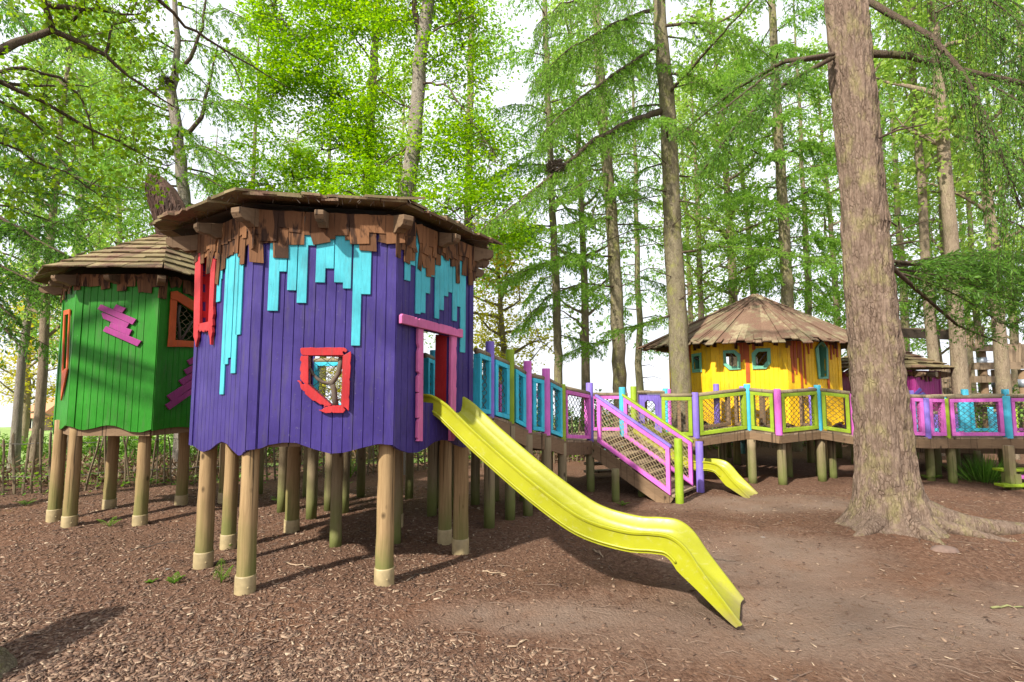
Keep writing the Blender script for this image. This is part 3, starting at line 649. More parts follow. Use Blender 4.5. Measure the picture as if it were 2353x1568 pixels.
frames([[(149.5,714.5),(163,711),(162.5,722),(149,725)], [(149,725),(151.5,724),(146.5,853),(143,921)], [(161,721),(162.5,722),(157,850),(143,921),(146.5,853),(155,846)]], 'window_frame', M['orange'], gh, GF[0], .014, .034, .003)
frames([g1([(1335,1112),(1380,1106),(1545,1205),(1540,1285),(1380,1182),(1335,1170)]), g1([(1332,1172),(1380,1184),(1366,1490),(1362,1545),(1308,1545),(1318,1450),(1325,1300),(1330,1250)]), g1([(1364,1490),(1540,1502),(1540,1552),(1455,1545),(1362,1545)])], 'window_frame', M['orange'], gh, GF[2], .014, .04)
face_net(GF[2], hg2, -.03, .06).build('window_net', M['rope'], gh)
def face_branch_g(f, lines, root, t=-.015):
    mb = MB()
    for pts, r0, r1 in lines: twig(mb, [f.pt(*f.sz(p), t) for p in pts], r0, r1, 8)
    mb.build('window_branch', M['twig'], root, smooth=True)
face_branch_g(GF[2], [(g1([(1415,1495),(1412,1400),(1400,1320),(1418,1215)]), .022, .02), (g1([(1430,1490),(1470,1420),(1520,1340)]), .018, .014)], gh)
frames([g1([(772,1250),(800,1213),(1076,1330),(1048,1372)]), g1([(895,1252),(920,1213),(995,1243),(966,1281)]), g1([(803,1283),(815,1277),(1022,1363),(1000,1400),(818,1325)]), g1([(862,1390),(880,1352),(1043,1414),(1020,1460)]), g1([(815,1422),(838,1384),(1116,1500),(1086,1542)])], 'decor_boards', M['magenta'], gh, GF[1], .004, .03, .003)
frames([z4([(130,940),(165,985),(420,805),(420,760)]), z4([(145,860),(185,910),(420,745),(420,680)]), z4([(250,725),(285,765),(420,668),(420,620)]), z4([(297,630),(325,670),(420,610),(420,560)]), z4([(325,545),(350,585),(420,540),(420,490)])], 'decor_boards', M['magenta'], gh, GF[2], .004, .03, .003)
floor_of(gh, GP, 1.5, GC)
for f in GF[:3]:
    mb = MB(); skirt(mb, f, GT, (.12, .30), 1, (.09, .17)); mb.build('shingle_skirt', M['skirt'], gh)
for i, f in enumerate(GF):
    rafter(gh, Vector((GP[i][0], GP[i][1], GT)), (GP[i][0]-GC[0], GP[i][1]-GC[1]), .32, M['beam'], .14, .1); rafter(gh, f.pt(f.L*.5, GT, 0), f.n, .26, M['beam'], .12, .08)
mb = MB(); roof_shingles(mb, GP, GC, (-5.85, 8.72, 4.62), 3.68, .38, course=.2, wid=(.13, .3), th=.018, rag=.03); mb.build('roof', [M['shing'], M['inner']], gh)
# brushwood horn at the roof's peak
mb = MB(); HB = [at(418, 575, 8.75), at(404, 530, 8.75), at(388, 480, 8.75), at(372, 445, 8.75), at(362, 418, 8.75), at(352, 396, 8.75)]
mb.tube(HB, [.30, .27, .25, .22, .14, .02], 20, jit=.06)
for _ in range(900):
    k = R.random() * 3.9; i = int(k); u = k - i; a = R.random() * 6.28; rr = [.30, .27, .25, .22, .14, .02]
    def hp(k, a, e):
        k = min(4.98, k); i = int(k); u = k - i; p = HB[i] * (1-u) + HB[i+1] * u; r = rr[i] * (1-u) + rr[i+1] * u + e
        return p + Vector((math.cos(a) * r, math.sin(a) * r, 0))
    da = R.uniform(.2, .7); mb.tube([hp(k, a, .008), hp(k + .45, a + da * .5, .012), hp(k + .9, a + da, .01 + R.random() * .03)], .006, 3, cap=False)
M['brush'] = wood('brushwood', (.035, .018, .012), (.10, .056, .038), (30, 30, 3), isl=.6, knots=False)
mb.build('thatch_horn', M['brush'], gh)
for k, (x, y) in enumerate([(-6.93,8.11), (-6.37,7.72), (-5.44,7.84), (-6.59,8.75), (-5.54,8.95), (-4.96,9.2)]): leg(gh, x, y, 1.5, .085)
# ------------------------------------------------------------------ yellow playhouse
YP = [(4.28, 14.2), (4.92, 12.9), (6.435, 12.2), (8.07, 12.82), (8.5, 14.3), (7.6, 15.4), (5.9, 15.6)]
YC = (6.45, 13.85)
yh = thing('playhouse', 'yellow boarded playhouse with rust orange drips and a conical plank roof', 'playhouse', (YC[0], YC[1], 0))
YF = [Face(YP[i], YP[(i+1) % 7]) for i in range(7)]
y3 = lambda p: zz(2600, 1150, 2.613, p)
YT = 3.24
yb = [wave(YF[0], 1.12, .06, 1.5, 1), wave(YF[1], 1.10, .07, 2, 2.2), wave(YF[2], 1.0, .16, 1, 1.9)] + [wave(f, 1.1, .06, 1.5, 0) for f in YF[3:]]
def octo(pts): return YF[1].poly(y3(pts))
hw0 = YF[0].poly(y3([(455,725),(520,713),(525,850),(465,858)]))
i1 = [(793,690),(872,690),(912,730),(915,825),(850,828),(800,790)]; i2 = [(1103,715),(1135,675),(1222,670),(1223,765),(1180,820),(1108,820)]
hw2 = YF[2].poly(y3([(1755,612),(1795,585),(1830,625),(1840,930),(1775,945)]))
# openings opposite, so that the daylight behind shows through
hback = lambda f: [(.35, 1.9), (f.L-.35, 1.9), (f.L-.35, 2.9), (.35, 2.9)]
for i, (f, hs, nb) in enumerate(zip(YF, ([hw0], [octo(i1), octo(i2)], [hw2], [], [hback(YF[4])], [hback(YF[5])], []), (15, 17, 18, 15, 14, 17, 15))):
    mb = MB(); wall_panel(mb, f, yb[i], YT, nb, hs); nails(mb, f, (1.3, 1.75, 2.3, 2.8), nb, hs); mb.build('wall', [M['yellow'], M['inner']], yh)
for i in range(7):
    mb = MB(); corner_board(mb, YF[i], yb[i], YT, True, .1); corner_board(mb, YF[i-1], yb[i-1], YT, False, .1); mb.build('corner_board', M['yellow'], yh)
def ring(outer, inner, f, root, m, t0=.01, t1=.04):   # window surround built of mitred boards
    mb = MB(); O = f.poly(outer, t0); I = f.poly(inner, t0); n = len(I)
    for k in range(n):
        a, b = I[k], I[(k+1) % n]
        def out(p):
            return min(O, key=lambda q: (q[0]-p[0])**2 + (q[1]-p[1])**2)
        mb.prism([a, b, out(b), out(a)] if out(a) != out(b) else [a, b, out(a)], lambda s, z, t: f.pt(s, z, t), t0, t1)
    return mb.build('window_frame', m, root, bevel=.005)
ring(y3([(440,700),(455,690),(540,682),(552,880),(545,886),(450,893)]), y3([(455,725),(520,713),(525,850),(465,858)]), YF[0], yh, M['teal'])
ring(y3([(763,662),(885,655),(945,700),(950,858),(828,864),(770,812)]), y3(i1), YF[1], yh, M['teal'])
ring(y3([(1062,690),(1110,640),(1258,635),(1265,790),(1215,852),(1072,856)]), y3(i2), YF[1], yh, M['teal'])
ring(y3([(1722,640),(1790,550),(1852,640),(1858,955),(1758,957)]), y3([(1755,612),(1795,585),(1830,625),(1840,930),(1775,945)]), YF[2], yh, M['teal'])
for f_, h_ in ((YF[0], hw0), (YF[2], hw2)): mb = MB(); lining(mb, f_, h_, -.2, .01); mb.build('window_lining', M['teal'], yh)
face_net(YF[1], octo(i1), -.03, .06).build('window_net', M['rope'], yh); face_net(YF[1], octo(i2), -.03, .06).build('window_net', M['rope'], yh)
face_branch_g(YF[1], [(y3([(850,825),(862,760),(858,720),(845,690)]), .028, .024)], yh); face_branch_g(YF[1], [(y3([(1120,812),(1160,750),(1220,672)]), .02, .016)], yh); face_branch_g(YF[0], [(y3([(470,735),(500,750),(525,770)]), .03, .024)], yh)
def yd(f, lst, zt=YT):
    mb = MB(); s = 2.613
    drips(mb, f, [((2600+a/s)/1.7408, (2600+b/s)/1.7408, (1150+y/s)/1.7408) for a, b, y in lst], zt); mb.build('drip_boards', M['rust'], yh, bevel=.003)
yd(YF[1], [(898,935,612),(940,972,782),(972,1005,755),(1005,1050,995),(1068,1105,655)])
yd(YF[2], [(1462,1482,740),(1482,1505,992),(1505,1522,865),(1522,1537,908),(1537,1562,738),(1562,1580,900),(1580,1602,1100),(1602,1617,740),(1617,1634,1010),(1634,1648,620),(1648,1664,697),(1674,1696,642),(1845,1858,765),(1858,1880,1100),(1885,1902,756),(1912,1930,703),(1945,1965,732)])
yd(YF[0], [(405,430,788),(390,404,1080)])
floor_of(yh, YP, 1.36, YC)
for f in YF[:3]:
    mb = MB(); skirt(mb, f, YT - .03, (.06, .26), 1, (.07, .11), rot=.02)
    mb2 = MB(); keep = [i for i in range(len(mb.f))]; mb.build('shingle_skirt', M['skirt'], yh)
def plank_roof(mb, poly, c, apex, ze, over, nper, w=.17):
    A = Vector(apex); P = [Vector((p[0], p[1], 0)) for p in poly]; cc = Vector((c[0], c[1], 0)); n = len(P)
    E = [p + (p - cc).normalized() * over for p in P]
    for k in range(n):
        a = Vector((E[k].x, E[k].y, ze)); b = Vector((E[(k+1) % n].x, E[(k+1) % n].y, ze)); e = (b - a).normalized(); nn = (b-a).cross(A - a).normalized()
        if nn.z < 0: nn = -nn
        mb.add([a - nn*.03, b - nn*.03, A - nn*.03], [(0, 1, 2)], 1)
        m = (a + b) / 2; up = (A - m).normalized(); SL = (A - m).length; EL = (b-a).length
        for ly in range(2):
            q = -EL/2 + R.uniform(0, .08)
            while q < EL / 2:
                ww = w * R.uniform(.75, 1.2)
                if ly == 1 and R.random() < .35: q += ww; continue
                ex = R.uniform(-.06, .16) if ly == 0 else R.uniform(-.1, .42 if R.random() < .18 else .16)
                top = SL * (.985 if ly == 0 else R.uniform(.45, .98))
                f0 = q / (EL/2); lift = nn * (.012 + ly * .03 + R.random() * .01); tt = nn * .022
                def X(s, d): return m + e * (s * (1 - max(0, d) / SL)) + up * d
                x0 = m + e * (q + .004 - f0 * ex * .0) + up * -ex - e * 0 + e * (f0 * ex * EL / 2 / SL); x1 = x0 + e * (ww - .008)
                k0 = max(.06, 1 - top / SL)
                x3 = m + e * (q * k0) + up * top; x2 = m + e * (q * k0 + ww * max(.5, k0)) + up * top
                mb.box8([x0 + lift, x1 + lift, x2 + lift, x3 + lift, x0 + lift + tt, x1 + lift + tt, x2 + lift + tt, x3 + lift + tt])
                q += ww
        h0 = a + nn * .05; mb.beam(h0 - (A-a).normalized() * .05, A + nn * .05, .15, .022, up=nn)
mb = MB(); plank_roof(mb, YP, YC, (YC[0], YC[1] - .15, 4.40), 3.06, .62, 10); mb.build('roof', [M['shing2'], M['inner']], yh)
for (x, y) in [(5.2, 13.1), (6.5, 12.6), (7.7, 13.05), (8.0, 14.2), (5.2, 14.4), (6.2, 15.2), (6.9, 13.6), (5.9, 13.9)]: leg(yh, x, y, 1.3, .09, 'leg', False)
# ------------------------------------------------------------------ magenta playhouse
mc = (10.15, 14.4)
MP = [(mc[0] + 1.28 * math.cos(a), mc[1] + 1.28 * math.sin(a)) for a in [math.radians(-152 + 60 * k) for k in range(6)]]
mh = thing('playhouse', 'small magenta playhouse with blue boards, half hidden behind the thick tree trunk', 'playhouse', (mc[0], mc[1], 0))
MF = [Face(MP[i], MP[(i+1) % 6]) for i in range(6)]
for i, f in enumerate(MF):
    mb = MB(); b = wave(f, .9, .05, 1.5, i); wall_panel(mb, f, b, 2.42, 11, [[(.35, 1.35), (.9, 1.35), (.9, 2.0), (.35, 2.0)]] if i in (0, 3) else []); mb.build('wall', M['house'], mh)
    mb = MB(); corner_board(mb, f, b, 2.42, True, .08); corner_board(mb, MF[i-1], wave(MF[i-1], .9, .05, 1.5, i-1), 2.42, False, .08); mb.build('corner_board', M['house'], mh)
q4 = lambda p: zz(3300, 1200, 1.96, p)
frames([q4([(690,738),(738,690),(756,708),(712,750)]), q4([(655,795),(765,722),(790,745),(690,815)]), q4([(640,840),(690,812),(740,775),(765,800),(700,850)]), q4([(620,870),(720,812),(768,815),(660,880)])], 'decor_boards', M['navy'], mh, MF[1], .004, .03, .003)
f = MF[0]; mb = MB(); hh = [(.35, 1.35), (.9, 1.35), (.9, 2.0), (.35, 2.0)]
for (a0, a1, z0, z1) in ((.27, .98, 1.99, 2.09), (.27, .98, 1.26, 1.35), (.27, .36, 1.35, 1.99), (.89, .98, 1.35, 1.99)): mb.prism([(a0, z0), (a1, z0), (a1, z1), (a0, z1)], lambda s, z, t: f.pt(s, z, t), .01, .04)
mb.build('window_frame', M['blue'], mh, bevel=.005)
floor_of(mh, MP, 1.05, mc)
for f in MF[:3]:
    mb = MB(); skirt(mb, f, 2.40, (.08, .2), 1, (.08, .13)); mb.build('shingle_skirt', M['skirt'], mh)
for i, f in enumerate(MF):
    rafter(mh, Vector((MP[i][0], MP[i][1], 2.42)), (MP[i][0]-mc[0], MP[i][1]-mc[1]), .3, M['beam'], .13, .11)
    mb = MB(); p = f.pt(f.L*.45, 2.33, -.05); mb.tube([p, p + f.n * .27], .07, 12); mb.build('rafter', M['rail'], mh)
mb = MB(); roof_shingles(mb, MP, mc, (mc[0], mc[1], 3.2), 2.46, .3, course=.22, wid=(.25, .5), th=.022, rag=.05); mb.build('roof', [M['shing'], M['inner']], mh)
for a in range(6): leg(mh, mc[0] + 1.1 * math.cos(a * 1.047 + .3), mc[1] + 1.1 * math.sin(a * 1.047 + .3), 1.0, .08, 'grey', False)
# ------------------------------------------------------------------ slides
def slide(name, label, p0, d, w, prof, wall=.17, sticker=False, skirtd=.09):
    d = Vector((d[0], d[1], 0)).normalized(); n = Vector((-d.y, d.x, 0)); p0 = Vector((p0[0], p0[1], 0))
    root = thing(name, label, 'slide', p0)
    # prof: (s, z_rim); smooth with catmull-rom
    P = [Vector((a, b)) for a, b in prof]; S = []
    for i in range(len(P) - 1):
        q0, q1, q2, q3 = P[max(i-1, 0)], P[i], P[i+1], P[min(i+2, len(P)-1)]
        for k in range(7):
            t = k / 7; S.append(.5 * (2*q1 + (q2-q0)*t + (2*q0-5*q1+4*q2-q3)*t*t + (3*q1-q0-3*q2+q3)*t**3))
    S.append(P[-1]); m = len(S); nrm = []
    for i in range(m):
        t = S[min(i+1, m-1)] - S[max(i-1, 0)]; t.normalize(); nrm.append(Vector((-t.y, t.x)))
    def sec(i):
        s, q = S[i], nrm[i]; u = i / (m - 1); wl = wall * (1 - .8 * max(0, (u - .9) / .1))
        c = [(0, -wl*.95-skirtd*.35, -.004), (0, -wl*.55, 0), (0, -.03, 0), (-.016, -.028, 0), (-.020, -.008, 0), (-.012, 0, 0), (.008, 0, 0), (.022, -.012, 0), (.03, -wl * .55, 0), (.055, -wl * .88, 0), (.10, -wl, 0)]
        h = [(x, y) for x, y, _ in c]
        full = h + [(w - x, y) for x, y in reversed(h)]
        full += [(w - .10, -wl - .014), (.10, -wl - .014)]
        return [p0 + d * (s.x + q.x * y) + n * x + Vector((0, 0, s.y + q.y * y)) for x, y in full]
    rings = [sec(i) for i in range(m)]; k = len(rings[0]); vs = [v for r in rings for v in r]; fs = []
    for i in range(m - 1):
        for j in range(k):
            j2 = (j + 1) % k; fs.append((i*k+j, i*k+j2, (i+1)*k+j2, (i+1)*k+j))
    mb = MB(); mb.add(vs, fs)
    ob = mb.build('chute', M['slide'], root, smooth=True); me = ob.data
    es = ob.modifiers.new('n', 'EDGE_SPLIT'); es.split_angle = math.radians(50)
    mb = MB()       # moulded rib under the near side
    for x in (-.006, w + .006):
        pts = [p0 + d * (S[i].x + nrm[i].x * (-wall*.95)) + n * x + Vector((0, 0, S[i].y + nrm[i].y * (-wall*.95))) for i in range(2, m - 12)]
        mb.tube(pts, .012, 6)
    mb.build('side_rib', M['slide'], root, smooth=True)
    if sticker:
        mb = MB(); c = p0 + d * .10 + n * -.002 + Vector((0, 0, S[0].y - .06))
        mb.tube([c, c - n * .002], [.026, .026], 20); so = mb.build('round_sticker', M['white'], root)
        mb = MB(); mb.tube([c - n*.0015 + d * .016 * math.cos(a) + Vector((0, 0, .016 * math.sin(a))) for a in [i * .4 for i in range(14)]], .0016, 4)
        mb.obox(c - n * .002, d * .009, n * .001, Vector((0, 0, .0025))); mb.build('emblem', flat('grey_print', (.25, .25, .27)), so)
    return root
pb = at(972, 905, 5.9); dd = Vector((math.cos(math.radians(-25)), math.sin(math.radians(-25)), 0))
slide('slide', 'long yellow slide running down from the purple playhouse door', (pb.x - dd.x*.12, pb.y - dd.y*.12), dd, .58,
      [(0, 1.925), (.12, 1.925), (.25, 1.91), (.42, 1.825), (.57, 1.71), (.83, 1.505), (1.33, 1.145), (1.79, .855), (2.05, .742), (2.38, .69), (2.6, .70), (2.77, .69), (2.91, .60), (3.06, .39), (3.34, .035)], sticker=True)
E2 = onz(1724, 1146); d2 = Vector((math.cos(math.radians(-40)), math.sin(math.radians(-40)), 0)); L2 = 2.35
slide('slide', 'shorter yellow slide behind the stairs, ending near the tree trunk', (E2.x - d2.x * L2, E2.y - d2.y * L2), d2, .5,
      [(0, 1.20), (.15, 1.19), (.3, 1.12), (.8, .82), (1.1, .655), (1.35, .58), (1.6, .59), (1.78, .56), (1.9, .47), (2.05, .30), (2.35, .02)], wall=.15)
# ------------------------------------------------------------------ walkways
def post(root, p, ztop, z0, m, r=.068):
    mb = MB(); x, y = p[0], p[1]
    mb.tube([(x, y, z0), (x, y, (z0+ztop)/2), (x, y, ztop - .012), (x, y, ztop), (x, y, ztop)], [r, r*.995, r*.99, r*.90, .001], 22, cap=False, jit=.006)
    return mb.build('post', M[m], root, smooth=True)
def under(root, p, ztop, r=.075, sq=False):
    mb = MB(); x, y = p[0], p[1]; z0 = tz(x, y) - .06
    if sq: mb.beam((x, y, z0), (x, y, ztop), .13, .13, up=(0, 1, 0)); return mb.build('support_leg', M['grey'], root, bevel=.008)
    mb.tube([(x, y, z0 + (ztop - z0) * i / 5) for i in range(6)], [r * R.uniform(.97, 1.03) for i in range(6)], 16, jit=.012)
    return mb.build('support_leg', M['grey'], root, smooth=True)
def panel(root, a, b, za, zb, m, h=.80, rail=True, fw=.07, ft=.055, gap=.075, netm='dark', nst=.062):
    a = Vector((a[0], a[1], 0)); b = Vector((b[0], b[1], 0)); d = (b - a); L = d.length; d.normalize(); n = Vector((d.y, -d.x, 0))
    def P(s, z, t=0): u = s / L; return a + d * s + n * t + Vector((0, 0, za * (1-u) + zb * u + z))
    s0, s1 = gap, L - gap; mb = MB()
    def bar(s00, s11, z0, z1): mb.prism([(s00, z0), (s11, z0), (s11, z1), (s00, z1)], lambda s, z, t: P(s, z, t), -ft, ft)
    bar(s0, s1, .03, .03 + fw); bar(s0, s1, h - fw, h); bar(s0, s0 + fw, .03 + fw + .0015, h - fw - .0015); bar(s1 - fw, s1, .03 + fw + .0015, h - fw - .0015)
    o = mb.build('rail_frame', M[m], root, bevel=.006)
    mb = MB(); net(mb, P(s0 + .03, .045), P(s1 - .03, .045), P(s1 - .03, h - .02), P(s0 + .03, h - .02), nst); mb.build('net', M[netm], o)
    if rail:
        mb = MB(); mb.tube([P(s0 - .02, h + .035), P((s0+s1)/2, h + .035), P(s1 + .02, h + .035)], .042, 12); mb.build('handrail', M['rail'], root, smooth=True)
def deck(root, left, right, ov=.06, bw=.12, fas=.16, fa_m='beam', fside=(True, True)):
    # left / right: lists of (x,y,z) polylines with the same count
    mb = MB()
    for i in range(len(left) - 1):
        l0, l1, r0, r1 = Vector(left[i]), Vector(left[i+1]), Vector(right[i]), Vector(right[i+1])
        k = max(1, int(max((l1-l0).length, (r1-r0).length) / bw))
        for j in range(k):
            u0, u1 = j / k + .012 / k, (j + 1) / k - .04 / k
            q = [l0.lerp(l1, u0), l0.lerp(l1, u1), r0.lerp(r1, u1), r0.lerp(r1, u0)]
            s = (q[0] - q[3]).normalized() * ov
            q = [q[0] + s, q[1] + s, q[2] - s, q[3] - s]
            if (q[1]-q[0]).cross(q[3]-q[0]).z < 0: q = [q[1], q[0], q[3], q[2]]
            dz = Vector((0, 0, R.uniform(-.003, .003))); t = Vector((0, 0, .035))
            mb.box8([p - t + dz for p in q] + [p + dz for p in q])
    mb.build('deck', M['deck'], root)
    for side, other, on in ((left, right, fside[0]), (right, left, fside[1])):
        if not on: continue
        mb = MB()
        for i in range(len(side) - 1):
            a, b = Vector(side[i]), Vector(side[i+1]); o = (a - Vector(other[i])).normalized() * .035; dz = Vector((0, 0, -.037 - fas/2))
            mb.beam(a + o + dz, b + o + dz, .045, fas, up=(0, 0, 1))
        mb.build('fascia_beam', M[fa_m], root, bevel=.004)
    mb = MB()
    for i in range(len(left)):
        a, b = Vector(left[i]), Vector(right[i]); dz = Vector((0, 0, -.04 - .08)); mb.beam(a + dz, b + dz, .07, .15)
    for u in (.3, .7):
        for i in range(len(left) - 1):
            a = Vector(left[i]).lerp(Vector(right[i]), u); b = Vector(left[i+1]).lerp(Vector(right[i+1]), u); dz = Vector((0, 0, -.105)); mb.beam(a + dz, b + dz, .05, .13)
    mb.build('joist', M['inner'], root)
# ramp from the purple house down to the stair platform
RP = [(-.52, 7.25, 1.62), (-.33, 7.78, 1.57), (-.03, 8.16, 1.46), (.25, 8.40, 1.30), (.56, 8.62, 1.24), (.86, 9.08, 1.10), (1.5, 10.15, .98)]
RQ = [(-1.35, 7.95, 1.62), (-1.25, 8.35, 1.57), (-.92, 8.75, 1.46), (-.62, 9.0, 1.30), (-.3, 9.25, 1.24), (0, 9.65, 1.10), (.75, 10.75, .98)]
rw = thing('walkway', 'stepped wooden walkway with bright blue net rails dropping from the purple playhouse to the stairs', 'walkway', (.3, 8.9, 0))
deck(rw, RQ, RP, fas=.22)
tops = [at(1125, 785, 7.78).z, at(1174, 803, 8.16).z, at(1212, 830, 8.40).z, at(1248, 847, 8.62).z, at(1290, 883, 9.08).z, at(1352, 880, 10.15).z]
for p, t, m in zip(RP[1:], tops, ('lilac', 'lime', 'mauve', 'mauve', 'lime', 'lilac')): post(rw, p, t, p[2] - .02, m)
for p, m in zip(RQ[1:], ('sky', 'lime', 'lilac', 'mauve', 'sky', 'mauve')): post(rw, p, p[2] + 1.02, p[2] - .02, m)
for i in range(6):
    panel(rw, RP[i], RP[i+1], RP[i][2], RP[i+1][2], 'blue' if i < 5 else 'mauve', .86, fw=.065)
    panel(rw, RQ[i+1], RQ[i], RQ[i+1][2], RQ[i][2], 'blue' if i < 4 else 'mauve', .84, fw=.065)
for p in RP[1:5]: under(rw, (p[0], p[1] - .02), p[2] - .05, .078)
for p in (RP[5], RP[6]): under(rw, p, p[2] - .05, .075)
for p in RQ[1:]: under(rw, p, p[2] - .05, .078)
for (x, y) in ((-.75, 8.3), (-.35, 8.9), (.2, 9.2), (-1.0, 8.9)): under(rw, (x, y), 1.1, .07)
# upper walkway behind the purple house (blue rails seen through door and window)
BP = [(-4.75, 8.95, 1.6), (-3.7, 8.6, 1.6), (-2.7, 8.6, 1.6), (-1.95, 8.55, 1.6), (-1.35, 7.95, 1.6)]
BQ = [(-4.75, 10.0, 1.6), (-3.75, 9.75, 1.6), (-2.75, 9.7, 1.6), (-1.85, 9.6, 1.6), (-1.25, 9.0, 1.6)]
bw = thing('walkway', 'high wooden walkway joining the green playhouse to the back of the purple playhouse', 'walkway', (-3, 9.2, 0))
deck(bw, BQ, BP, fas=.16)
for p, m in zip(BQ, ('lime', 'lilac', 'mauve', 'lilac', 'lime')): post(bw, p, 2.68, 1.58, m)
for i in range(4): panel(bw, BQ[i+1], BQ[i], 1.6, 1.6, 'blue', .86)
for p in BQ: under(bw, p, 1.55, .075)
for p in BP[1:4]: under(bw, p, 1.55, .075)
for q in ((650, 1147), (755, 1172), (775, 1157)):
    g = onz(*q); under(bw, (g.x, g.y), 1.52, .075)
g = onz(715, 1191); under(bw, (g.x, g.y), 1.52, .08)
# stairs
st = thing('staircase', 'wooden staircase with pink framed net sides between a lime and a lilac post', 'staircase', (2.6, 10.1, 0))
TL = Vector((1.58, 10.12, .98)); TR = Vector((2.28, 11.0, .98)); g1_ = onz(1562, 1155); g2_ = onz(1610, 1131)
BL = Vector((g1_.x - .10, g1_.y + .06, .06)); BR = Vector((g2_.x - .10, g2_.y + .02, .06))
mb = MB(); n = 6
for i in range(n):
    u = (i + .5) / n; l = TL.lerp(BL, u); r = TR.lerp(BR, u); run = (BL - TL); run.z = 0; run.normalize()
    z = TL.z - (TL.z - .06) * (i + .8) / n; c = (l + r) / 2; mb.obox((c.x, c.y, z), run * .15, (r - l) / 2 * .97, (0, 0, .022))
    mb.obox((c.x - run.x*.13, c.y - run.y*.13, z + .07), run * .012, (r - l) / 2 * .96, (0, 0, .045))
mb.build('step', M['deck'], st, bevel=.005)
for a, b in ((TL, BL), (TR, BR)):
    mb = MB(); o = (a - (TL + TR) / 2); o.z = 0; o = o.normalized() * .05
    mb.beam(a + o + Vector((0, 0, -.09)), b + o + Vector((0, 0, -.05)), .05, .12); mb.beam(a + o + Vector((0, 0, -.23)), b + o + Vector((0, 0, -.17)) - (b - a).normalized() * .12, .048, .14); mb.build('stringer', M['beam'], st, bevel=.004)
def stair_rail(a, b, m, cap):
    z0, h = .03, .86; a = a.copy(); b = b.copy(); mb = MB(); d = (b - a); dh = Vector((d.x, d.y, 0)); L = dh.length; dh.normalize(); sl = d.z / L; n = Vector((dh.y, -dh.x, 0))
    def P(s, z, t=0): return Vector((a.x, a.y, a.z)) + dh * s + n * t + Vector((0, 0, z + sl * s))
    def bar(s0, s1, q0, q1): mb.prism([(s0, q0), (s1, q0), (s1, q1), (s0, q1)], lambda s, z, t: P(s, z, t), -.045, .045)
    s0, s1 = .07, L - .03
    bar(s0, s1, z0, z0 + .085); bar(s0, s1, h - .085, h); bar(s0, s0 + .07, z0 + .087, h - .087); bar(s1 - .07, s1, z0 + .087, h - .087)
    o = mb.build('rail_frame', M[m], st, bevel=.006)
    mb = MB(); net(mb, P(s0 + .03, z0 + .02), P(s1 - .03, z0 + .02), P(s1 - .03, h - .02), P(s0 + .03, h - .02), .052, .0055); mb.build('net', M['rope'], o)
    mb = MB(); mb.prism([(s0 - .03, h + .005), (s1 + .03, h + .005), (s1 + .03, h + .05), (s0 - .03, h + .05)], lambda s, z, t: P(s, z, t), -.06, .06); mb.build('handrail', M[cap], st, bevel=.01)
stair_rail(TL, BL, 'mauve', 'lilac'); stair_rail(TR, BR, 'mauve', 'lime')
post(st, g1_, at(1562, 1008, g1_.y).z, -.1, 'lime', .072); post(st, g2_, at(1608, 1015, g2_.y).z, -.1, 'lilac', .072)
for q in ((1415, 1150), (1475, 1140)):
    g = onz(*q); under(st, (g.x, g.y), .55, .07)
mb = MB()
for k in range(4): mb.beam((1.55 + .02 * k, 11.0 + .22 * k, .75 - .2 * k), (2.25 + .02 * k, 11.2 + .22 * k, .75 - .2 * k), .2, .05)
mb.build('step', M['deck'], st)
# stair platform and the crooked walkway in front of the yellow house
zw = thing('walkway', 'crooked wooden walkway with lime green net rails in front of the yellow playhouse', 'walkway', (5, 11.2, 0))
ZS = [(1600, 10.85, 1005, 'lilac', 902), (1720, 11.25, 988, 'sky', 883), (1790, 10.85, 998, 'mauve', 894), (1883, 11.25, 988, 'sky', 885), (1966, 10.85, 1001, 'mauve', 905)]
def zp(q): v = at(q[0], q[2], q[1]); return (v.x, v.y, v.z)
ZP = [(1.5, 10.15, .98), (2.32, 11.05, .98), (3.05, 11.0, .97)] + [zp(q) for q in ZS] + [zp((2088, 11.0, 1003)), zp((2131, 11.0, 1005)), zp((2176, 11.2, 1005)), zp((2317, 10.9, 1005)), zp((2420, 10.9, 1005)), zp((2560, 10.9, 1005))]
ZQ = [(.75, 10.75, .98), (1.6, 12.1, .98), (2.95, 12.1, .97)] + [(p[0] + .12, p[1] + 1.1, p[2]) for p in ZP[3:]]
deck(zw, ZQ[:8], ZP[:8], fas=.15)
for q, p in zip(ZS, ZP[3:8]): post(zw, p, at(q[0], q[4], p[1]).z, p[2] - .02, q[3])
post(zw, ZP[1], at(1413, 890, 11.05).z, .96, 'sky'); post(zw, (2.72, 11.75), at(1462, 888, 11.75).z, .95, 'lime'); post(zw, (3.5, 11.95), at(1518, 893, 11.95).z, .95, 'sky')
panel(zw, ZP[2], ZP[3], ZP[2][2], ZP[3][2], 'lime', .82)
for i in range(3, 7): panel(zw, ZP[i], ZP[i+1], ZP[i][2], ZP[i+1][2], 'lime', .82)
for i, m in zip((3, 4, 5, 6, 7), ('mauve', 'lilac', 'lilac', 'mauve', 'lilac')):
    p = ZQ[i]; post(zw, (p[0] - .35, p[1], 0), p[2] + .98, p[2] - .02, m)
for i in range(2, 7): panel(zw, ZQ[i+1], ZQ[i], ZQ[i+1][2], ZQ[i][2], 'beam', .78)
panel(zw, (1.75, 12.15), (2.7, 12.0), .98, .98, 'mauve', .82)
pf = Face((2.82, 11.78), (3.42, 11.92)); mb = MB()       # ragged peep-hole board
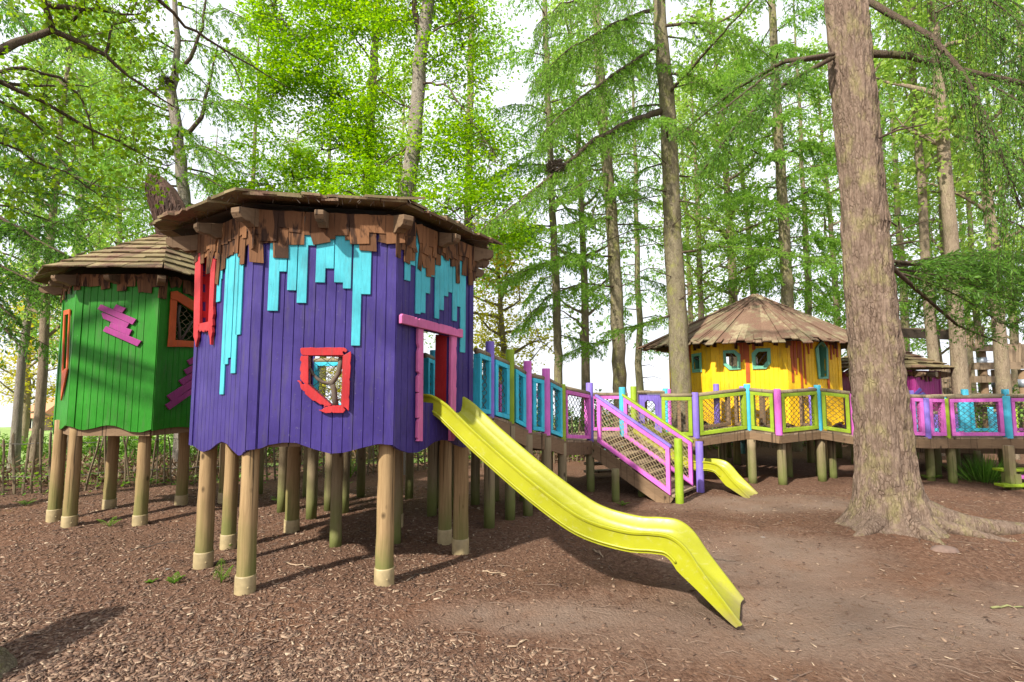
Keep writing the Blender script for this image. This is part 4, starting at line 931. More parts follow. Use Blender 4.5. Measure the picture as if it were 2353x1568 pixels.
wall_panel(mb, pf, lambda s: .98, 1.84, 6, [[(.16, 1.05), (.28, 1.02), (.42, 1.06), (.44, 1.3), (.47, 1.36), (.43, 1.42), (.44, 1.6), (.36, 1.70), (.30, 1.68), (.24, 1.72), (.17, 1.66), (.20, 1.5), (.15, 1.42), (.18, 1.3)]], .04); pb_ = mb.build('peep_board', M['lilac'], zw)
mb = MB()
for s in (-.03, pf.L + .03): mb.beam(pf.pt(s, .97, -.01), pf.pt(s, 1.86, -.01), .06, .09, up=(0, 1, 0))
mb.tube([pf.pt(-.06, 1.885, 0), pf.pt(pf.L + .06, 1.885, 0)], .04, 10); mb.build('peep_board_post', M['rail'], zw)
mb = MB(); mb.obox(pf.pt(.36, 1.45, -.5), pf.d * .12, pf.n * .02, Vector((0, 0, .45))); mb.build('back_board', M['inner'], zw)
for q in ((1730, 1110), (1799, 1113), (1890, 1107)):
    g = onz(*q); under(zw, (g.x, g.y), .9, .085, False)
for i in (3, 4, 5, 6, 7): under(zw, (ZQ[i][0] - .25, ZQ[i][1]), .85, .08, i % 2 == 0)
for (x, y) in ((1.75, 12.0), (2.9, 11.9), (6.2, 11.9), (7.0, 11.6), (4.4, 12.2)): under(zw, (x, y), .85, .08)
mw = thing('walkway', 'weathered wooden walkway with pink net rails to the right of the thick tree trunk', 'walkway', (10, 11.3, 0))
deck(mw, ZQ[7:], ZP[7:], fas=.19)
for p, m, t in zip(ZP[8:13], ('mauve', 'lilac', 'lime', 'sky', 'mauve'), (908, 915, 916, 910, 912)): post(mw, p, at(CX + p[0] / p[1] * 1205, t, p[1]).z, p[2] - .02, m, .07 if m != 'sky' else .078)
for i in range(7, 13):
    panel(mw, ZP[i], ZP[i+1], ZP[i][2], ZP[i+1][2], 'mauve', .80)
for p, m in zip(ZQ[8:13], ('lilac', 'lime', 'lilac', 'sky', 'sky')): post(mw, p, p[2] + .98, p[2] - .02, m)
for i in range(8, 13): panel(mw, ZQ[i+1], ZQ[i], ZQ[i+1][2], ZQ[i][2], ('mauve', 'mauve', 'sky', 'blue', 'mauve')[i-8], .8)
for q in ((2140, 1105), (2190, 1108), (2325, 1125)):
    g = onz(*q); under(mw, (g.x, g.y), .85, .08, q[0] > 2300)
for (x, y) in ((8.9, 12.2), (9.6, 12.0), (10.3, 12.3), (11.2, 12.1), (12, 11), (8.2, 12)): under(mw, (x, y), .85, .08)
# low second deck further back
lw = thing('walkway', 'low grey timber boardwalk seen under the pink railed walkway', 'walkway', (11, 14, 0))
deck(lw, [(9.2, 13.6, .62), (11, 13.3, .62), (14, 13.0, .62)], [(9.2, 12.9, .62), (11, 12.6, .62), (14, 12.3, .62)], fas=.15)
for (x, y) in ((9.5, 12.8), (11, 12.55), (12.5, 12.4)): under(lw, (x, y), .5, .07)
for (x, y, m) in ((10.6, 13.35, 'lilac'), (11.3, 13.3, 'mauve'), (12, 13.2, 'sky'), (12.6, 13.2, 'lime')): post(lw, (x, y), 1.5, .6, m, .06)
panel(lw, (11.3, 13.3), (10.6, 13.35), .62, .62, 'lilac', .7); panel(lw, (12.6, 13.2), (12, 13.2), .62, .62, 'sky', .75)
# ------------------------------------------------------------------ bench at the right edge
bn = thing('picnic_bench', 'picnic bench of lime and pink planks cut off by the right edge', 'bench', (9.9, 10.3, 0))
b0 = onz(2307, 1128)
for (dx, dy, z, m, x0) in ((0, 0, .09, 'lime', 0), (0, .16, .22, 'mauve', .34), (0, .3, .34, 'lime', .26)):
    mb = MB(); mb.obox((b0.x + x0 + .9, b0.y + dy + .1, z), (.9, 0, 0), (0, .11, 0), (0, 0, .025)); mb.build('plank', M[m], bn, bevel=.008)
for x in (.35, 1.5):
    mb = MB(); mb.beam((b0.x + x, b0.y + .2, -.05), (b0.x + x, b0.y + .2, .3), .12, .3, up=(0, 1, 0)); mb.build('leg', M['grey'], bn)
# ------------------------------------------------------------------ vegetation kit
def nrmz(a): return a / np.maximum(1e-6, np.linalg.norm(a, axis=-1, keepdims=True))
class Leaves:
    def __init__(s): s.V = []; s.n = 0
    def add(s, P, D, S, L, W, fold=.12):
        D = nrmz(D); S = nrmz(S - D * (S * D).sum(-1, keepdims=True)); N = np.cross(D, S); L = np.broadcast_to(L, (len(P),))[:, None]; W = np.broadcast_to(W, (len(P),))[:, None]
        m = P + D * L * .45 + N * W * fold
        s.V.append(np.stack([P, m + S * W * .5, P + D * L, m - S * W * .5], 1).reshape(-1, 3)); s.n += len(P)
    def build(s, name, m, parent, org=None):
        V = np.concatenate(s.V); return npmesh(name, V, np.arange(len(V)).reshape(-1, 4), m, parent=parent, org=org)
def g3(n, s=1.0): return NR.normal(size=(n, 3)) * s
def sprays(lv, c, r, per, L, W, tilt=.35, droop=.15, thick=.16):
    k = len(c); n = nrmz(np.array([[0, 0, 1.0]]) + g3(k, tilt)); u = nrmz(np.cross(n, g3(k))); v = np.cross(n, u)
    c, n, u, v = (np.repeat(a, per, 0) for a in (c, n, u, v)); r = np.repeat(np.broadcast_to(r, (k,)), per); N = k * per
    a = NR.random(N) * 6.283; q = r * np.sqrt(NR.random(N)); ca, sa = np.cos(a)[:, None], np.sin(a)[:, None]
    P = c + (u * ca + v * sa) * q[:, None] + n * (NR.normal(size=N) * thick * r)[:, None]; P[:, 2] -= droop * q * q / np.maximum(r, .01)
    D = u * ca + v * sa + g3(N, .45); D[:, 2] -= .25; S = np.cross(n + g3(N, .42), D)
    z = .5 + .8 * NR.random(N); lv.add(P, D, S, L * z, W * z)
def conifer(lv, wb, pts, bl=.7, nb=14, nd_=26, L=.09, W=.022, droop=.35, start=.15, wood_r=.0045, hang=.0, taper=.55):
    pts = np.array([list(p) for p in pts], float); seg = np.linalg.norm(np.diff(pts, axis=0), axis=1); cum = np.concatenate([[0], np.cumsum(seg)]); T = cum[-1]
    K = max(4, int(nb * T * (1 - start))); t = T * (start + (1 - start) * (np.arange(K) + NR.random(K)) / K)
    B = np.stack([np.interp(t, cum, pts[:, i]) for i in range(3)], -1); B2 = np.stack([np.interp(np.minimum(t + .05, T), cum, pts[:, i]) - np.interp(np.maximum(t - .05, 0), cum, pts[:, i]) for i in range(3)], -1); tg = nrmz(B2)
    side = nrmz(np.cross(tg, np.array([[0, 0, 1.0]])) + 1e-6); sg = np.where(np.arange(K) % 2 == 0, 1, -1)[:, None]
    d = nrmz(side * sg * (.75 + .3 * NR.random((K, 1))) + tg * (.35 + .45 * NR.random((K, 1))) + np.array([[0, 0, 1.0]]) * (NR.normal(size=(K, 1)) * .22 - .08 - hang))
    ln = bl * (1 - taper * (t / T)) * (.45 + .65 * NR.random(K)) * np.clip((t / T) * 5, .35, 1)
    per = np.maximum(3, (ln * nd_ * 2).astype(int)); idx = np.repeat(np.arange(K), per); N = len(idx)
    u = NR.random(N) ** .85; P = B[idx] + d[idx] * (ln[idx] * u)[:, None]; P[:, 2] -= droop * ln[idx] * u * u
    dd = d[idx].copy(); dd[:, 2] -= 2 * droop * u; dd = nrmz(dd); pr = np.cross(dd, g3(N)); D = dd * .75 + nrmz(pr) * .75; D[:, 2] -= .12 + hang * .5
    z = .6 + .7 * NR.random(N); lv.add(P, D, np.cross(D, g3(N)), L * z, W * z, .05)
    if wb is not None and wood_r:
        for i in range(K):
            e = [B[i] + d[i] * ln[i] * q - np.array([0, 0, droop * ln[i] * q * q]) for q in (0, .5, 1)]; wb.tube(e, [wood_r, wood_r * .7, wood_r * .3], 3, cap=False)
def curve(a, b, sag=0.0, k=5, wob=.0):
    a = Vector(a); b = Vector(b); w = (b - a).length * wob
    return [a.lerp(b, i / k) + Vector((R.gauss(0, w), R.gauss(0, w), R.gauss(0, w) - sag * 4 * (i / k) * (1 - i / k))) * (1 if 0 < i < k else 0) + (Vector()) for i in range(k + 1)]
M['bark'] = bark('fir_bark', (.028, .018, .013), (.125, .084, .060), (.255, .185, .138), 1.15, .42, (.30, .28, .10))
M['bark2'] = bark('larch_bark', (.05, .034, .022), (.15, .122, .078), (.265, .225, .145), 1.6, .8, (.27, .27, .08))
M['bark3'] = bark('grey_birch_bark', (.06, .05, .045), (.18, .15, .115), (.31, .27, .225), 1.4, .35, (.26, .25, .15))
M['bark4'] = bark('pale_far_bark', (.12, .085, .055), (.20, .15, .10), (.31, .245, .17), 1.5, .3, (.30, .28, .14))
M['limb'] = bark('dark_limb_bark', (.03, .02, .015), (.085, .06, .042), (.15, .11, .08), 2.2, .45, (.13, .15, .04))
M['lf_bright'] = leaf('bright_spring_leaf', [(.11, .24, .006), (.19, .36, .008), (.28, .45, .012), (.38, .50, .02)], .52)
M['lf_near'] = leaf('yellow_green_birch_leaf', [(.10, .19, .012), (.19, .31, .016), (.29, .40, .03)], .5)
M['lf_con'] = leaf('larch_needles', [(.11, .23, .025), (.19, .35, .04), (.28, .45, .065)], .52)
M['lf_dark'] = leaf('dark_hemlock_needles', [(.055, .14, .018), (.11, .24, .03), (.18, .34, .045)], .45)
M['lf_pale'] = leaf('pale_far_leaf', [(.20, .33, .045), (.28, .41, .07), (.36, .47, .10)], .5)
M['lf_far'] = leaf('far_needles', [(.14, .29, .045), (.21, .37, .06), (.29, .44, .09)], .5)
M['lf_yel'] = leaf('yellow_oak_leaf', [(.40, .36, .02), (.55, .47, .03), (.34, .38, .04)], .5)
M['lf_bush'] = leaf('bush_leaf', [(.06, .14, .012), (.14, .27, .02), (.24, .38, .035)], .4)
M['brack'] = leaf('dead_bracken_frond', [(.10, .055, .03), (.20, .125, .07), (.30, .20, .12)], .2)
def P_(lst, d=None): return [at(q[0], q[1], q[2] if len(q) > 2 else d) for q in lst]
def trunk_obj(root, pts, rad, m, n=18, name='trunk', extra=None, rough=.05):
    # resample and roughen
    pts = [Vector(p) for p in pts]; Q = []; rr = []
    for i in range(len(pts) - 1):
        k = max(2, int((pts[i+1] - pts[i]).length / .35))
        for j in range(k): Q.append(pts[i].lerp(pts[i+1], j / k)); rr.append(rad[i] + (rad[i+1] - rad[i]) * j / k)
    Q.append(pts[-1]); rr.append(rad[-1])
    Q = [q + Vector((R.gauss(0, .012), R.gauss(0, .012), 0)) if 0 < i < len(Q) - 1 else q for i, q in enumerate(Q)]
    mb = MB(); mb.tube(Q, rr, n, cap=False, jit=rough)
    if extra: extra(mb)
    return mb.build(name, m, root, smooth=True)
def limbs_obj(root, limbs, m, name='branches', n=7):
    mb = MB()
    for pts, r0, r1 in limbs: k = len(pts); mb.tube(pts, [r0 + (r1 - r0) * (i / (k-1)) ** .8 for i in range(k)], n, cap=False, jit=.08)
    return mb, lambda: mb.build(name, m, root, smooth=True)
def base_at(px, d): return Vector(((px - CX) / F / 1.004 * d, d, 0))
def blobs(lv, wb, lst, skel, dens, r, per, L, W, tilt=.35, twr=.006, flat_=.6, clump=.42):
    # lst: (px, py, depth, rpx); leafy sprays fill each ellipsoid, each held by a twig from the nearest limb point
    S = np.array([list(p) for p in skel]) if len(skel) else None
    for (px, py, d, rp) in lst:
        c = np.array(at(px, py, d)); rad = rp / F * d; k = int(dens * rad ** 2 * 10) + 2
        q = nrmz(g3(k)) * (NR.random((k, 1)) ** (1/2.4)) * rad * np.array([[1, .9, flat_ + .25]]); p = c + q
        kn = vnoise(p[:, 0]*1.6, p[:, 1]*1.6, p[:, 2]*2.2, seed=4) > clump; p = p[kn]
        if not len(p): continue
        sprays(lv, p, r * (.7 + .6 * NR.random(len(p))), per, L, W, tilt)
        if S is not None and wb is not None:
            for e in p[::2]:
                s = S[np.argmin(((S - e) ** 2).sum(1) + np.maximum(0, S[:, 2] - e[2]) * .5)]; mid = (s + e) / 2 + np.array([R.gauss(0, .06), R.gauss(0, .06), R.uniform(-.02, .16)])
                wb.tube([s, mid, e], [twr * 1.6, twr, twr * .4], 4, cap=False)
def dense(pts, step=.25):
    o = []
    for a, b in zip(pts[:-1], pts[1:]):
        a = Vector(a); b = Vector(b); k = max(1, int((b - a).length / step)); o += [a.lerp(b, i / k) for i in range(k)]
    return o + [Vector(pts[-1])]
# ------------------------------------------------------------------ thick fir on the right
def big_fir():
    r = thing('fir_tree', 'thick reddish barked conifer trunk with spreading roots standing to the right of the slides', 'tree', (5.3, 7.35, 0))
    ctr = lambda z: np.array([5.02 - .035 * z - .004 * z * z * 0, 7.38]) ; nz, na = 300, 150
    zs = np.concatenate([np.linspace(-.12, 1.4, 110), np.linspace(1.415, 8.5, 190), np.array([10, 12.5, 15, 17])]); nz = len(zs)
    th = np.linspace(0, 2 * math.pi, na, endpoint=False); Z, T = np.meshgrid(zs, th, indexing='ij')
    rad = np.interp(Z, [0, .5, 1, 3, 7, 12, 17], [.345, .335, .32, .285, .235, .16, .06])
    lob = np.zeros_like(Z)
    for a, wd, h, l in ((-.12, .32, .30, .95), (-1.05, .42, .26, .40), (-1.75, .38, .30, .36), (-2.55, .45, .26, .62), (3.0, .4, .22, .45), (1.6, .6, .25, .4), (.7, .4, .25, .4)):
        dlt = np.angle(np.exp(1j * (T - a))); lob += l * np.exp(-(dlt / wd) ** 2) * np.exp(-np.maximum(Z, -.05) / h)
    rad = rad + lob * .52 + .05 * np.exp(-np.maximum(Z, 0) / .5)
    X3, Y3 = np.cos(T), np.sin(T)
    ridg = vnoise(X3 * 9 + 40, Y3 * 9 + 40, Z * 3.2, seed=1); fine = vnoise(X3 * 26 + 80, Y3 * 26 + 80, Z * 9, seed=2); lum = vnoise(X3 * 2 + 20, Y3 * 2 + 20, Z * .8, seed=6)
    rad = rad + (np.abs(ridg - .5) * 2) * .042 + fine * .024 + (lum - .5) * .07
    c = np.stack([5.03 - .022 * Z, np.full_like(Z, 7.38)], -1) + np.array([.17, 0])
    V = np.stack([c[..., 0] + X3 * rad, c[..., 1] + Y3 * rad, Z + tz(5, 7.4) * np.exp(-Z)], -1).reshape(-1, 3)
    I = np.arange(nz * na).reshape(nz, na); J = np.roll(I, -1, 1)
    Q = np.stack([I[:-1], J[:-1], J[1:], I[1:]], -1).reshape(-1, 4)
    npmesh('trunk', V, Q, M['bark'], parent=r, smooth=True)
    mb = MB()
    def root(pl, r0):
        pl = [(x + .17, y, z) for x, y, z in pl]; pts = [Vector((x, y, tz(x, y) + z)) for x, y, z in pl]; k = len(pts); D = dense(pts, .09); n = len(D); mb.tube(D, [r0 * (1 - .75 * (i / n) ** .8) for i in range(n)], 12, jit=.09)
    root([(5.2, 7.3, .26), (5.55, 7.22, .13), (5.9, 7.18, .08), (6.3, 7.18, .05), (6.8, 7.25, .01), (7.4, 7.3, -.05)], .21)
    root([(5.3, 7.05, .10), (5.7, 6.9, .02), (6.1, 6.85, -.02), (6.4, 6.8, -.05)], .11)
    root([(4.75, 7.1, .12), (4.45, 6.95, .03), (4.2, 6.9, -.06)], .13); root([(5.0, 6.95, .1), (5.05, 6.75, .03), (5.1, 6.55, -.05)], .12)
    mb.build('root', M['bark'], r, smooth=True)
    wb = MB(); lv = Leaves()
    lm = [([(1915,128,7.3),(1800,142,7.6),(1690,205,8.3),(1560,310,9.2)], .045, .008), ([(1915,132,7.3),(1800,195,7.2),(1690,290,7.3),(1610,400,7.6)], .038, .008), ([(1915,125,7.2),(1850,135,7.0),(1760,175,6.6),(1650,260,6.0)], .03, .006),
          ([(2000,124,7.3),(2090,128,7.2),(2200,160,7.0),(2353,192,6.8),(2500,235,6.6)], .055, .02), ([(1990,0,7.3),(2060,40,7.0),(2140,85,6.7),(2210,165,6.5),(2265,270,6.4),(2310,380,6.4),(2345,480,6.4)], .05, .012),
          ([(2050,615,7.4),(2105,665,7.8),(2200,748,8.3),(2290,785,8.6)], .034, .01), ([(2050,600,7.5),(2150,612,8.0),(2280,625,8.4),(2420,665,8.7)], .03, .008), ([(1990,330,7.3),(2060,300,7.0),(2130,285,6.8)], .018, .006)]
    lm2 = []
    for pts, r0, r1 in lm: lm2.append((P_(pts), r0, r1))
    for pts, r0, r1 in lm2: k = len(pts); D = dense(pts, .2); n = len(D); wb.tube(D, [r0 + (r1-r0) * i / n for i in range(n)], 8, cap=False, jit=.1)
    A = dict(wood_r=.004)
    conifer(lv, wb, lm2[0][0], .8, 28, 32, .07, .017, .45, .2, **A); conifer(lv, wb, lm2[1][0], .85, 34, 34, .07, .017, .5, .15, **A); conifer(lv, wb, lm2[2][0], .65, 24, 30, .06, .015, .5, .25, **A)
    conifer(lv, wb, lm2[3][0], .9, 22, 30, .065, .015, .8, .25, hang=.5, taper=.1, **A); conifer(lv, wb, lm2[4][0], .95, 22, 34, .065, .015, .9, .1, hang=.6, taper=.1, **A)
    conifer(lv, wb, lm2[5][0], .7, 14, 28, .07, .016, .35, .15, **A); conifer(lv, wb, lm2[6][0], .95, 30, 34, .075, .017, .3, .1, taper=.1, **A)
    for (a, b) in (((2240,300,6.6),(2353,420,6.5)), ((2280,200,6.7),(2400,300,6.5)), ((2150,30,7.0),(2330,-20,7.2)), ((2180,-40,6.8),(2353,60,6.6)), ((2060,-60,7.6),(1980,-200,7.9)), ((2290,500,7.5),(2420,580,7.5)), ((2080,-30,7.4),(2360,130,7.2)), ((2230,-60,7.0),(2420,90,6.9)), ((2330,180,7.6),(2470,330,7.6)), ((2300,330,7.8),(2430,470,7.8)), ((2250,60,7.6),(2400,240,7.4))):
        p = P_([a, b]); pts = curve(p[0], p[1], -.1); wb.tube(pts, .012, 5, cap=False); conifer(lv, wb, pts, .9, 22, 32, .065, .015, .95, .0, hang=.7, taper=.1, **A)
    for (a, b) in (((2055,612,7.6),(2400,640,8.8)), ((2055,618,7.7),(2380,715,8.4)), ((2060,608,7.9),(2353,600,9.4)), ((2055,625,7.6),(2300,745,8.0)), ((2190,640,8.4),(2420,700,8.3))):
        p = P_([a, b]); pts = curve(p[0], p[1], -.12); wb.tube(pts, [.02, .016, .013, .01, .007, .004], 5, cap=False); conifer(lv, wb, pts, .8, 26, 32, .07, .017, .3, .12, taper=.2, **A)
    for (px, py, ex, ey) in ((2050, 300, 2085, 290), (2052, 565, 2120, 555), (2060, 520, 2030, 505), (2040, 545, 2150, 500)):
        p = P_([(px, py, 7.3), ((px+ex)/2, (py+ey)/2 - 4, 7.2), (ex, ey, 7.1)]); wb.tube(p, [.014, .009, .004], 6, cap=False)
    # crown above the picture
    for k in range(12):
        z = 11 + k * .5; a = k * 2.4; l = 2.6 - .07 * k; p = [Vector((4.89, 7.38, z)), Vector((4.89 + math.cos(a) * l * .5, 7.38 + math.sin(a) * l * .5, z - .05)), Vector((4.89 + math.cos(a) * l, 7.38 + math.sin(a) * l, z - .45))]
        wb.tube(p, [.03, .02, .006], 5, cap=False); conifer(lv, None, p, .7, 8, 14, .12, .03, .5, .1)
    wb.build('branches', M['limb'], r, smooth=True); lv.build('foliage', M['lf_dark'], r)
big_fir()
# ------------------------------------------------------------------ tall conifers in the middle
def tall_conifer(name, label, base, pts, rad, barkm, limbs, leafm, stubs=(), top=15, nest=None, cr=2.2, L=.085, W=.022, auto=None, dn=1.65):
    b = base; r = thing(name, label, 'tree', (b.x, b.y, tz(b.x, b.y)))
    P = [Vector((b.x, b.y, tz(b.x, b.y) - .1))] + P_(pts); d = (P[-1] - P[-3]).normalized(); e = P[-1] + d * max(.5, (top - P[-1].z)); rr = list(rad) + [rad[-1] * .35]
    P[1:1] = [Vector((b.x, b.y, .35)).lerp(P[1], .05)]; rr = [rad[0] * 1.45, rad[0] * 1.05] + rr[1:]
    trunk_obj(r, P + [e], rr, M[barkm], 22, rough=.035)
    wb = MB(); lv = Leaves()
    for l in limbs:
        pts_, r0, bl = l[0], l[1], l[2]; kw = l[3] if len(l) > 3 else {}
        p = dense(P_(pts_), .22); n = len(p); p = [q + Vector((R.gauss(0, .012), R.gauss(0, .012), R.gauss(0, .012))) for q in p]
        wb.tube(p, [r0 + (.006 - r0) * (i / n) for i in range(n)], 8, cap=False, jit=.1)
        if bl: a = dict(nb=15, nd_=24, L=L, W=W, droop=.45, start=.12, wood_r=.0045); a.update(kw); a['nb'] = int(a['nb'] * dn); a['nd_'] = int(a['nd_'] * 1.35); conifer(lv, wb, p, bl, **a)
    for s in stubs:
        p = P_(s); wb.tube(dense(p, .2), [.016] + [.012] * (len(dense(p, .2)) - 2) + [.004], 5, cap=False)
    if auto:
        z0, z1, sp, ln, hg = auto; z = z0; k = 0
        while z < z1:
            i = max(j for j in range(len(P)) if P[j].z <= z or j == 0); i = min(i, len(P) - 2); u = (z - P[i].z) / max(.01, P[i+1].z - P[i].z); c = P[i].lerp(P[i+1], u)
            a = k * 2.4 + R.uniform(-.5, .5); l = ln * R.uniform(.6, 1.15); h = Vector((math.cos(a), math.sin(a), 0)); p = [c, c + h * l * .35 + Vector((0, 0, .05)), c + h * l * .7 + Vector((0, 0, -.08 * l)), c + h * l + Vector((0, 0, -.26 * l))]
            wb.tube(p, [.026, .02, .012, .005], 5, cap=False, jit=.1); conifer(lv, wb if l < 0 else None, p, .85, 20, 24, L * 1.15, W * 1.2, .5, .14, hang=hg); z += sp * R.uniform(.7, 1.3); k += 1
    k = 0; z = P[-1].z + .3
    while z < top - .3:
        a = k * 2.4; l = cr * (1 - .6 * (z - P[-1].z) / (top - P[-1].z)); c = P[-1] + d * (z - P[-1].z); p = [c, c + Vector((math.cos(a) * l * .5, math.sin(a) * l * .5, -.02)), c + Vector((math.cos(a) * l, math.sin(a) * l, -.4))]
        wb.tube(p, [.025, .016, .005], 5, cap=False); conifer(lv, None, p, .7, 7, 12, .14, .035, .5, .1); z += .36; k += 1
    wb.build('branches', M['limb'], r, smooth=True); lv.build('foliage', M[leafm], r); return r
tall_conifer('conifer_tree', 'tall straight conifer rising just left of the yellow playhouse', base_at(1572, 12.7), [(1563,860,12.7),(1556,700,12.7),(1545,500,12.7),(1538,350,12.7),(1530,200,12.7),(1518,60,12.7),(1508,-60,12.7)],
    [.245, .235, .225, .215, .20, .19, .165, .14], 'bark2',
    [([(1518,255,12.6),(1450,280,11.8),(1370,320,11.0),(1290,385,10.2),(1180,475,9.6),(1105,525,9.3)], .085, .9, dict(nb=22, hang=.25, droop=.6)),
     ([(1535,215,12.6),(1620,120,11.6),(1720,10,10.6),(1790,-70,10.2)], .045, .6), ([(1505,110,12.4),(1420,165,11.4),(1330,230,10.6),(1250,300,10.2)], .055, 1.1, dict(nb=26, hang=.35, droop=.7)),
     ([(1500,20,12.4),(1400,60,11.2),(1300,120,10.4),(1220,190,10.2)], .05, 1.15, dict(nb=26, hang=.4, droop=.7)), ([(1510,-40,12.4),(1400,-30,11),(1290,10,10.2),(1230,60,10)], .05, 1.0, dict(nb=22, hang=.5, droop=.8)),
     ([(1540,170,12.6),(1600,175,12),(1680,215,11.6),(1740,280,11.4)], .035, .9, dict(nb=20)), ([(1530,60,12.5),(1620,50,12),(1720,90,11.6),(1800,160,11.5)], .04, 1.0, dict(nb=20, hang=.2)),
     ([(1540,300,12.6),(1600,300,12.2),(1660,330,12),(1700,380,12)], .03, .7), ([(1535,440,12.6),(1480,430,12.1),(1430,450,11.8)], .02, .5, dict(nb=10)), ([(1552,585,12.6),(1640,565,12.4),(1760,575,12.2),(1900,600,12.2)], .035, .8, dict(nb=18, droop=.3)),
     ([(1555,720,12.6),(1480,745,12.8),(1390,765,13)], .03, .75, dict(nb=20, droop=.3)), ([(1552,460,12.6),(1620,470,12.2),(1690,520,12)], .022, .6)],
    'lf_con', stubs=[[(1518,450,12.6),(1470,458,12.4),(1420,470,12.2)], [(1520,520,12.6),(1450,530,12.3),(1380,560,12)], [(1545,520,12.5),(1575,490,12.3),(1590,440,12.2)], [(1560,690,12.5),(1600,660,12.4)], [(1552,640,12.6),(1500,620,12.3)], [(1535,380,12.6),(1490,340,12.3),(1450,335,12)]], top=16, auto=(7.3, 12, .42, 2.8, .35))
# nest on the limb
def nest(label, c, r):
    mb = MB()
    for _ in range(150):
        a = R.random() * 6.28; q = r * R.uniform(.3, 1); p = c + Vector((math.cos(a) * q, math.sin(a) * q, R.uniform(-.5, .5) * r)); t = Vector((-math.sin(a), math.cos(a), R.gauss(0, .4))) * r * R.uniform(.4, .9)
        mb.tube([p - t, p + Vector((0, 0, R.gauss(0, .01))), p + t], .006, 3, cap=False)
    tag(mb.build('bird_nest', M['twig'], org=c), label, 'nest')
nest('dark twig nest caught on the long sloping conifer limb', at(1277, 383, 10.1), .19)
nest('twig nest in the fork of the slim grey trunk above the green playhouse', at(384, 190, 11.9), .17)
tall_conifer('conifer_tree', 'mossy conifer trunk behind the stairs, left of the straight conifer', base_at(1428, 14.5), [(1422,800,14.5),(1412,600,14.5),(1400,430,14.5),(1387,290,14.5),(1375,120,14.5),(1366,-60,14.5)], [.19, .185, .175, .16, .15, .13, .11], 'bark2',
    [([(1405,500,14.4),(1330,510,13.6),(1240,530,13)], .03, .8), ([(1412,590,14.4),(1320,585,13.8),(1230,610,13.2),(1160,650,13)], .03, .95, dict(nb=20)), ([(1418,660,14.4),(1340,650,14),(1260,680,13.6),(1210,740,13.4)], .028, .8, dict(hang=.2)),
     ([(1400,400,14.4),(1340,420,13.6),(1270,470,13)], .03, .8), ([(1400,430,14.4),(1450,440,14),(1510,470,13.8)], .02, .6), ([(1420,660,14.4),(1480,640,14.2),(1540,660,14)], .02, .7), ([(1390,300,14.4),(1440,260,14),(1490,250,13.8)], .025, .9), ([(1385,240,14.4),(1310,270,13.8),(1230,340,13.4)], .03, 1.0, dict(nb=18)),
     ([(1378,130,14.4),(1310,140,13.8),(1240,190,13.4)], .03, 1.0, dict(nb=18)), ([(1375,100,14.4),(1440,110,14),(1500,150,13.8)], .03, 1.0, dict(nb=18)), ([(1424,780,14.4),(1350,790,14.2),(1290,820,14)], .02, .8, dict(nb=18))], 'lf_con',
    stubs=[[(1395,455,14.4),(1360,480,14.2),(1370,540,14.1)], [(1430,560,14.4),(1480,545,14.2),(1545,575,14)], [(1432,630,14.4),(1500,640,14.2)], [(1405,470,14.4),(1440,450,14.2),(1480,410,14)]], top=16, L=.095, W=.024, auto=(6.6, 13.5, .42, 2.4, .3))
tall_conifer('conifer_tree', 'conifer trunk rising directly behind the peak of the yellow roof', base_at(1816, 17.0), [(1810,700,17),(1800,500,17),(1790,330,17),(1780,150,17),(1772,-40,17)], [.20, .19, .17, .15, .13, .11], 'bark2',
    [([(1805,560,17),(1720,540,16.4),(1640,560,16)], .03, 1.0, dict(nb=16)), ([(1800,480,17),(1720,450,16.4),(1650,470,16)], .03, 1.1, dict(nb=16)), ([(1795,380,17),(1720,340,16.4),(1640,360,16)], .03, 1.2, dict(nb=16)), ([(1790,300,17),(1720,260,16.4),(1650,290,16)], .03, 1.2, dict(nb=16)),
     ([(1805,560,17),(1870,540,16.6),(1930,560,16.4)], .03, 1.0), ([(1800,470,17),(1860,440,16.6),(1930,470,16.4)], .03, 1.1), ([(1795,360,17),(1860,330,16.6),(1920,350,16.4)], .03, 1.1), ([(1785,200,17),(1850,180,16.6),(1920,220,16.4)], .03, 1.2), ([(1785,180,17),(1700,160,16.6),(1620,200,16.4)], .03, 1.2), ([(1810,630,17),(1740,630,16.6),(1660,650,16.4)], .025, .9), ([(1812,650,17),(1890,650,16.6),(1950,680,16.4)], .025, .9)], 'lf_con', top=18, L=.11, W=.03, auto=(5.2, 15.5, .40, 2.5, .25))
tall_conifer('conifer_tree', 'thin conifer trunk between the purple playhouse and the mossy trunk', base_at(1286, 15.8), [(1283,820,15.8),(1278,650,15.8),(1272,560,15.8),(1266,400,15.8),(1258,200,15.8),(1250,-40,15.8)], [.13, .125, .12, .11, .10, .09, .08], 'bark2',
    [([(1278,600,15.8),(1220,610,15.4),(1150,650,15)], .02, .9), ([(1278,610,15.8),(1340,600,15.4),(1390,620,15.2)], .02, .8), ([(1275,520,15.8),(1200,520,15.4),(1130,560,15)], .025, 1.0), ([(1282,700,15.8),(1230,710,15.4),(1180,760,15.2)], .02, .8, dict(hang=.3)), ([(1270,440,15.8),(1340,420,15.4),(1400,450,15.2)], .025, 1.0), ([(1265,380,15.8),(1180,380,15.4),(1110,420,15)], .03, 1.1), ([(1283,770,15.8),(1330,780,15.6),(1380,810,15.4)], .02, .7)], 'lf_con',
    stubs=[[(1284,820,15.8),(1240,780,15.6),(1215,700,15.4)]], top=15, L=.1, W=.028, auto=(5.0, 14, .45, 2.1, .3))
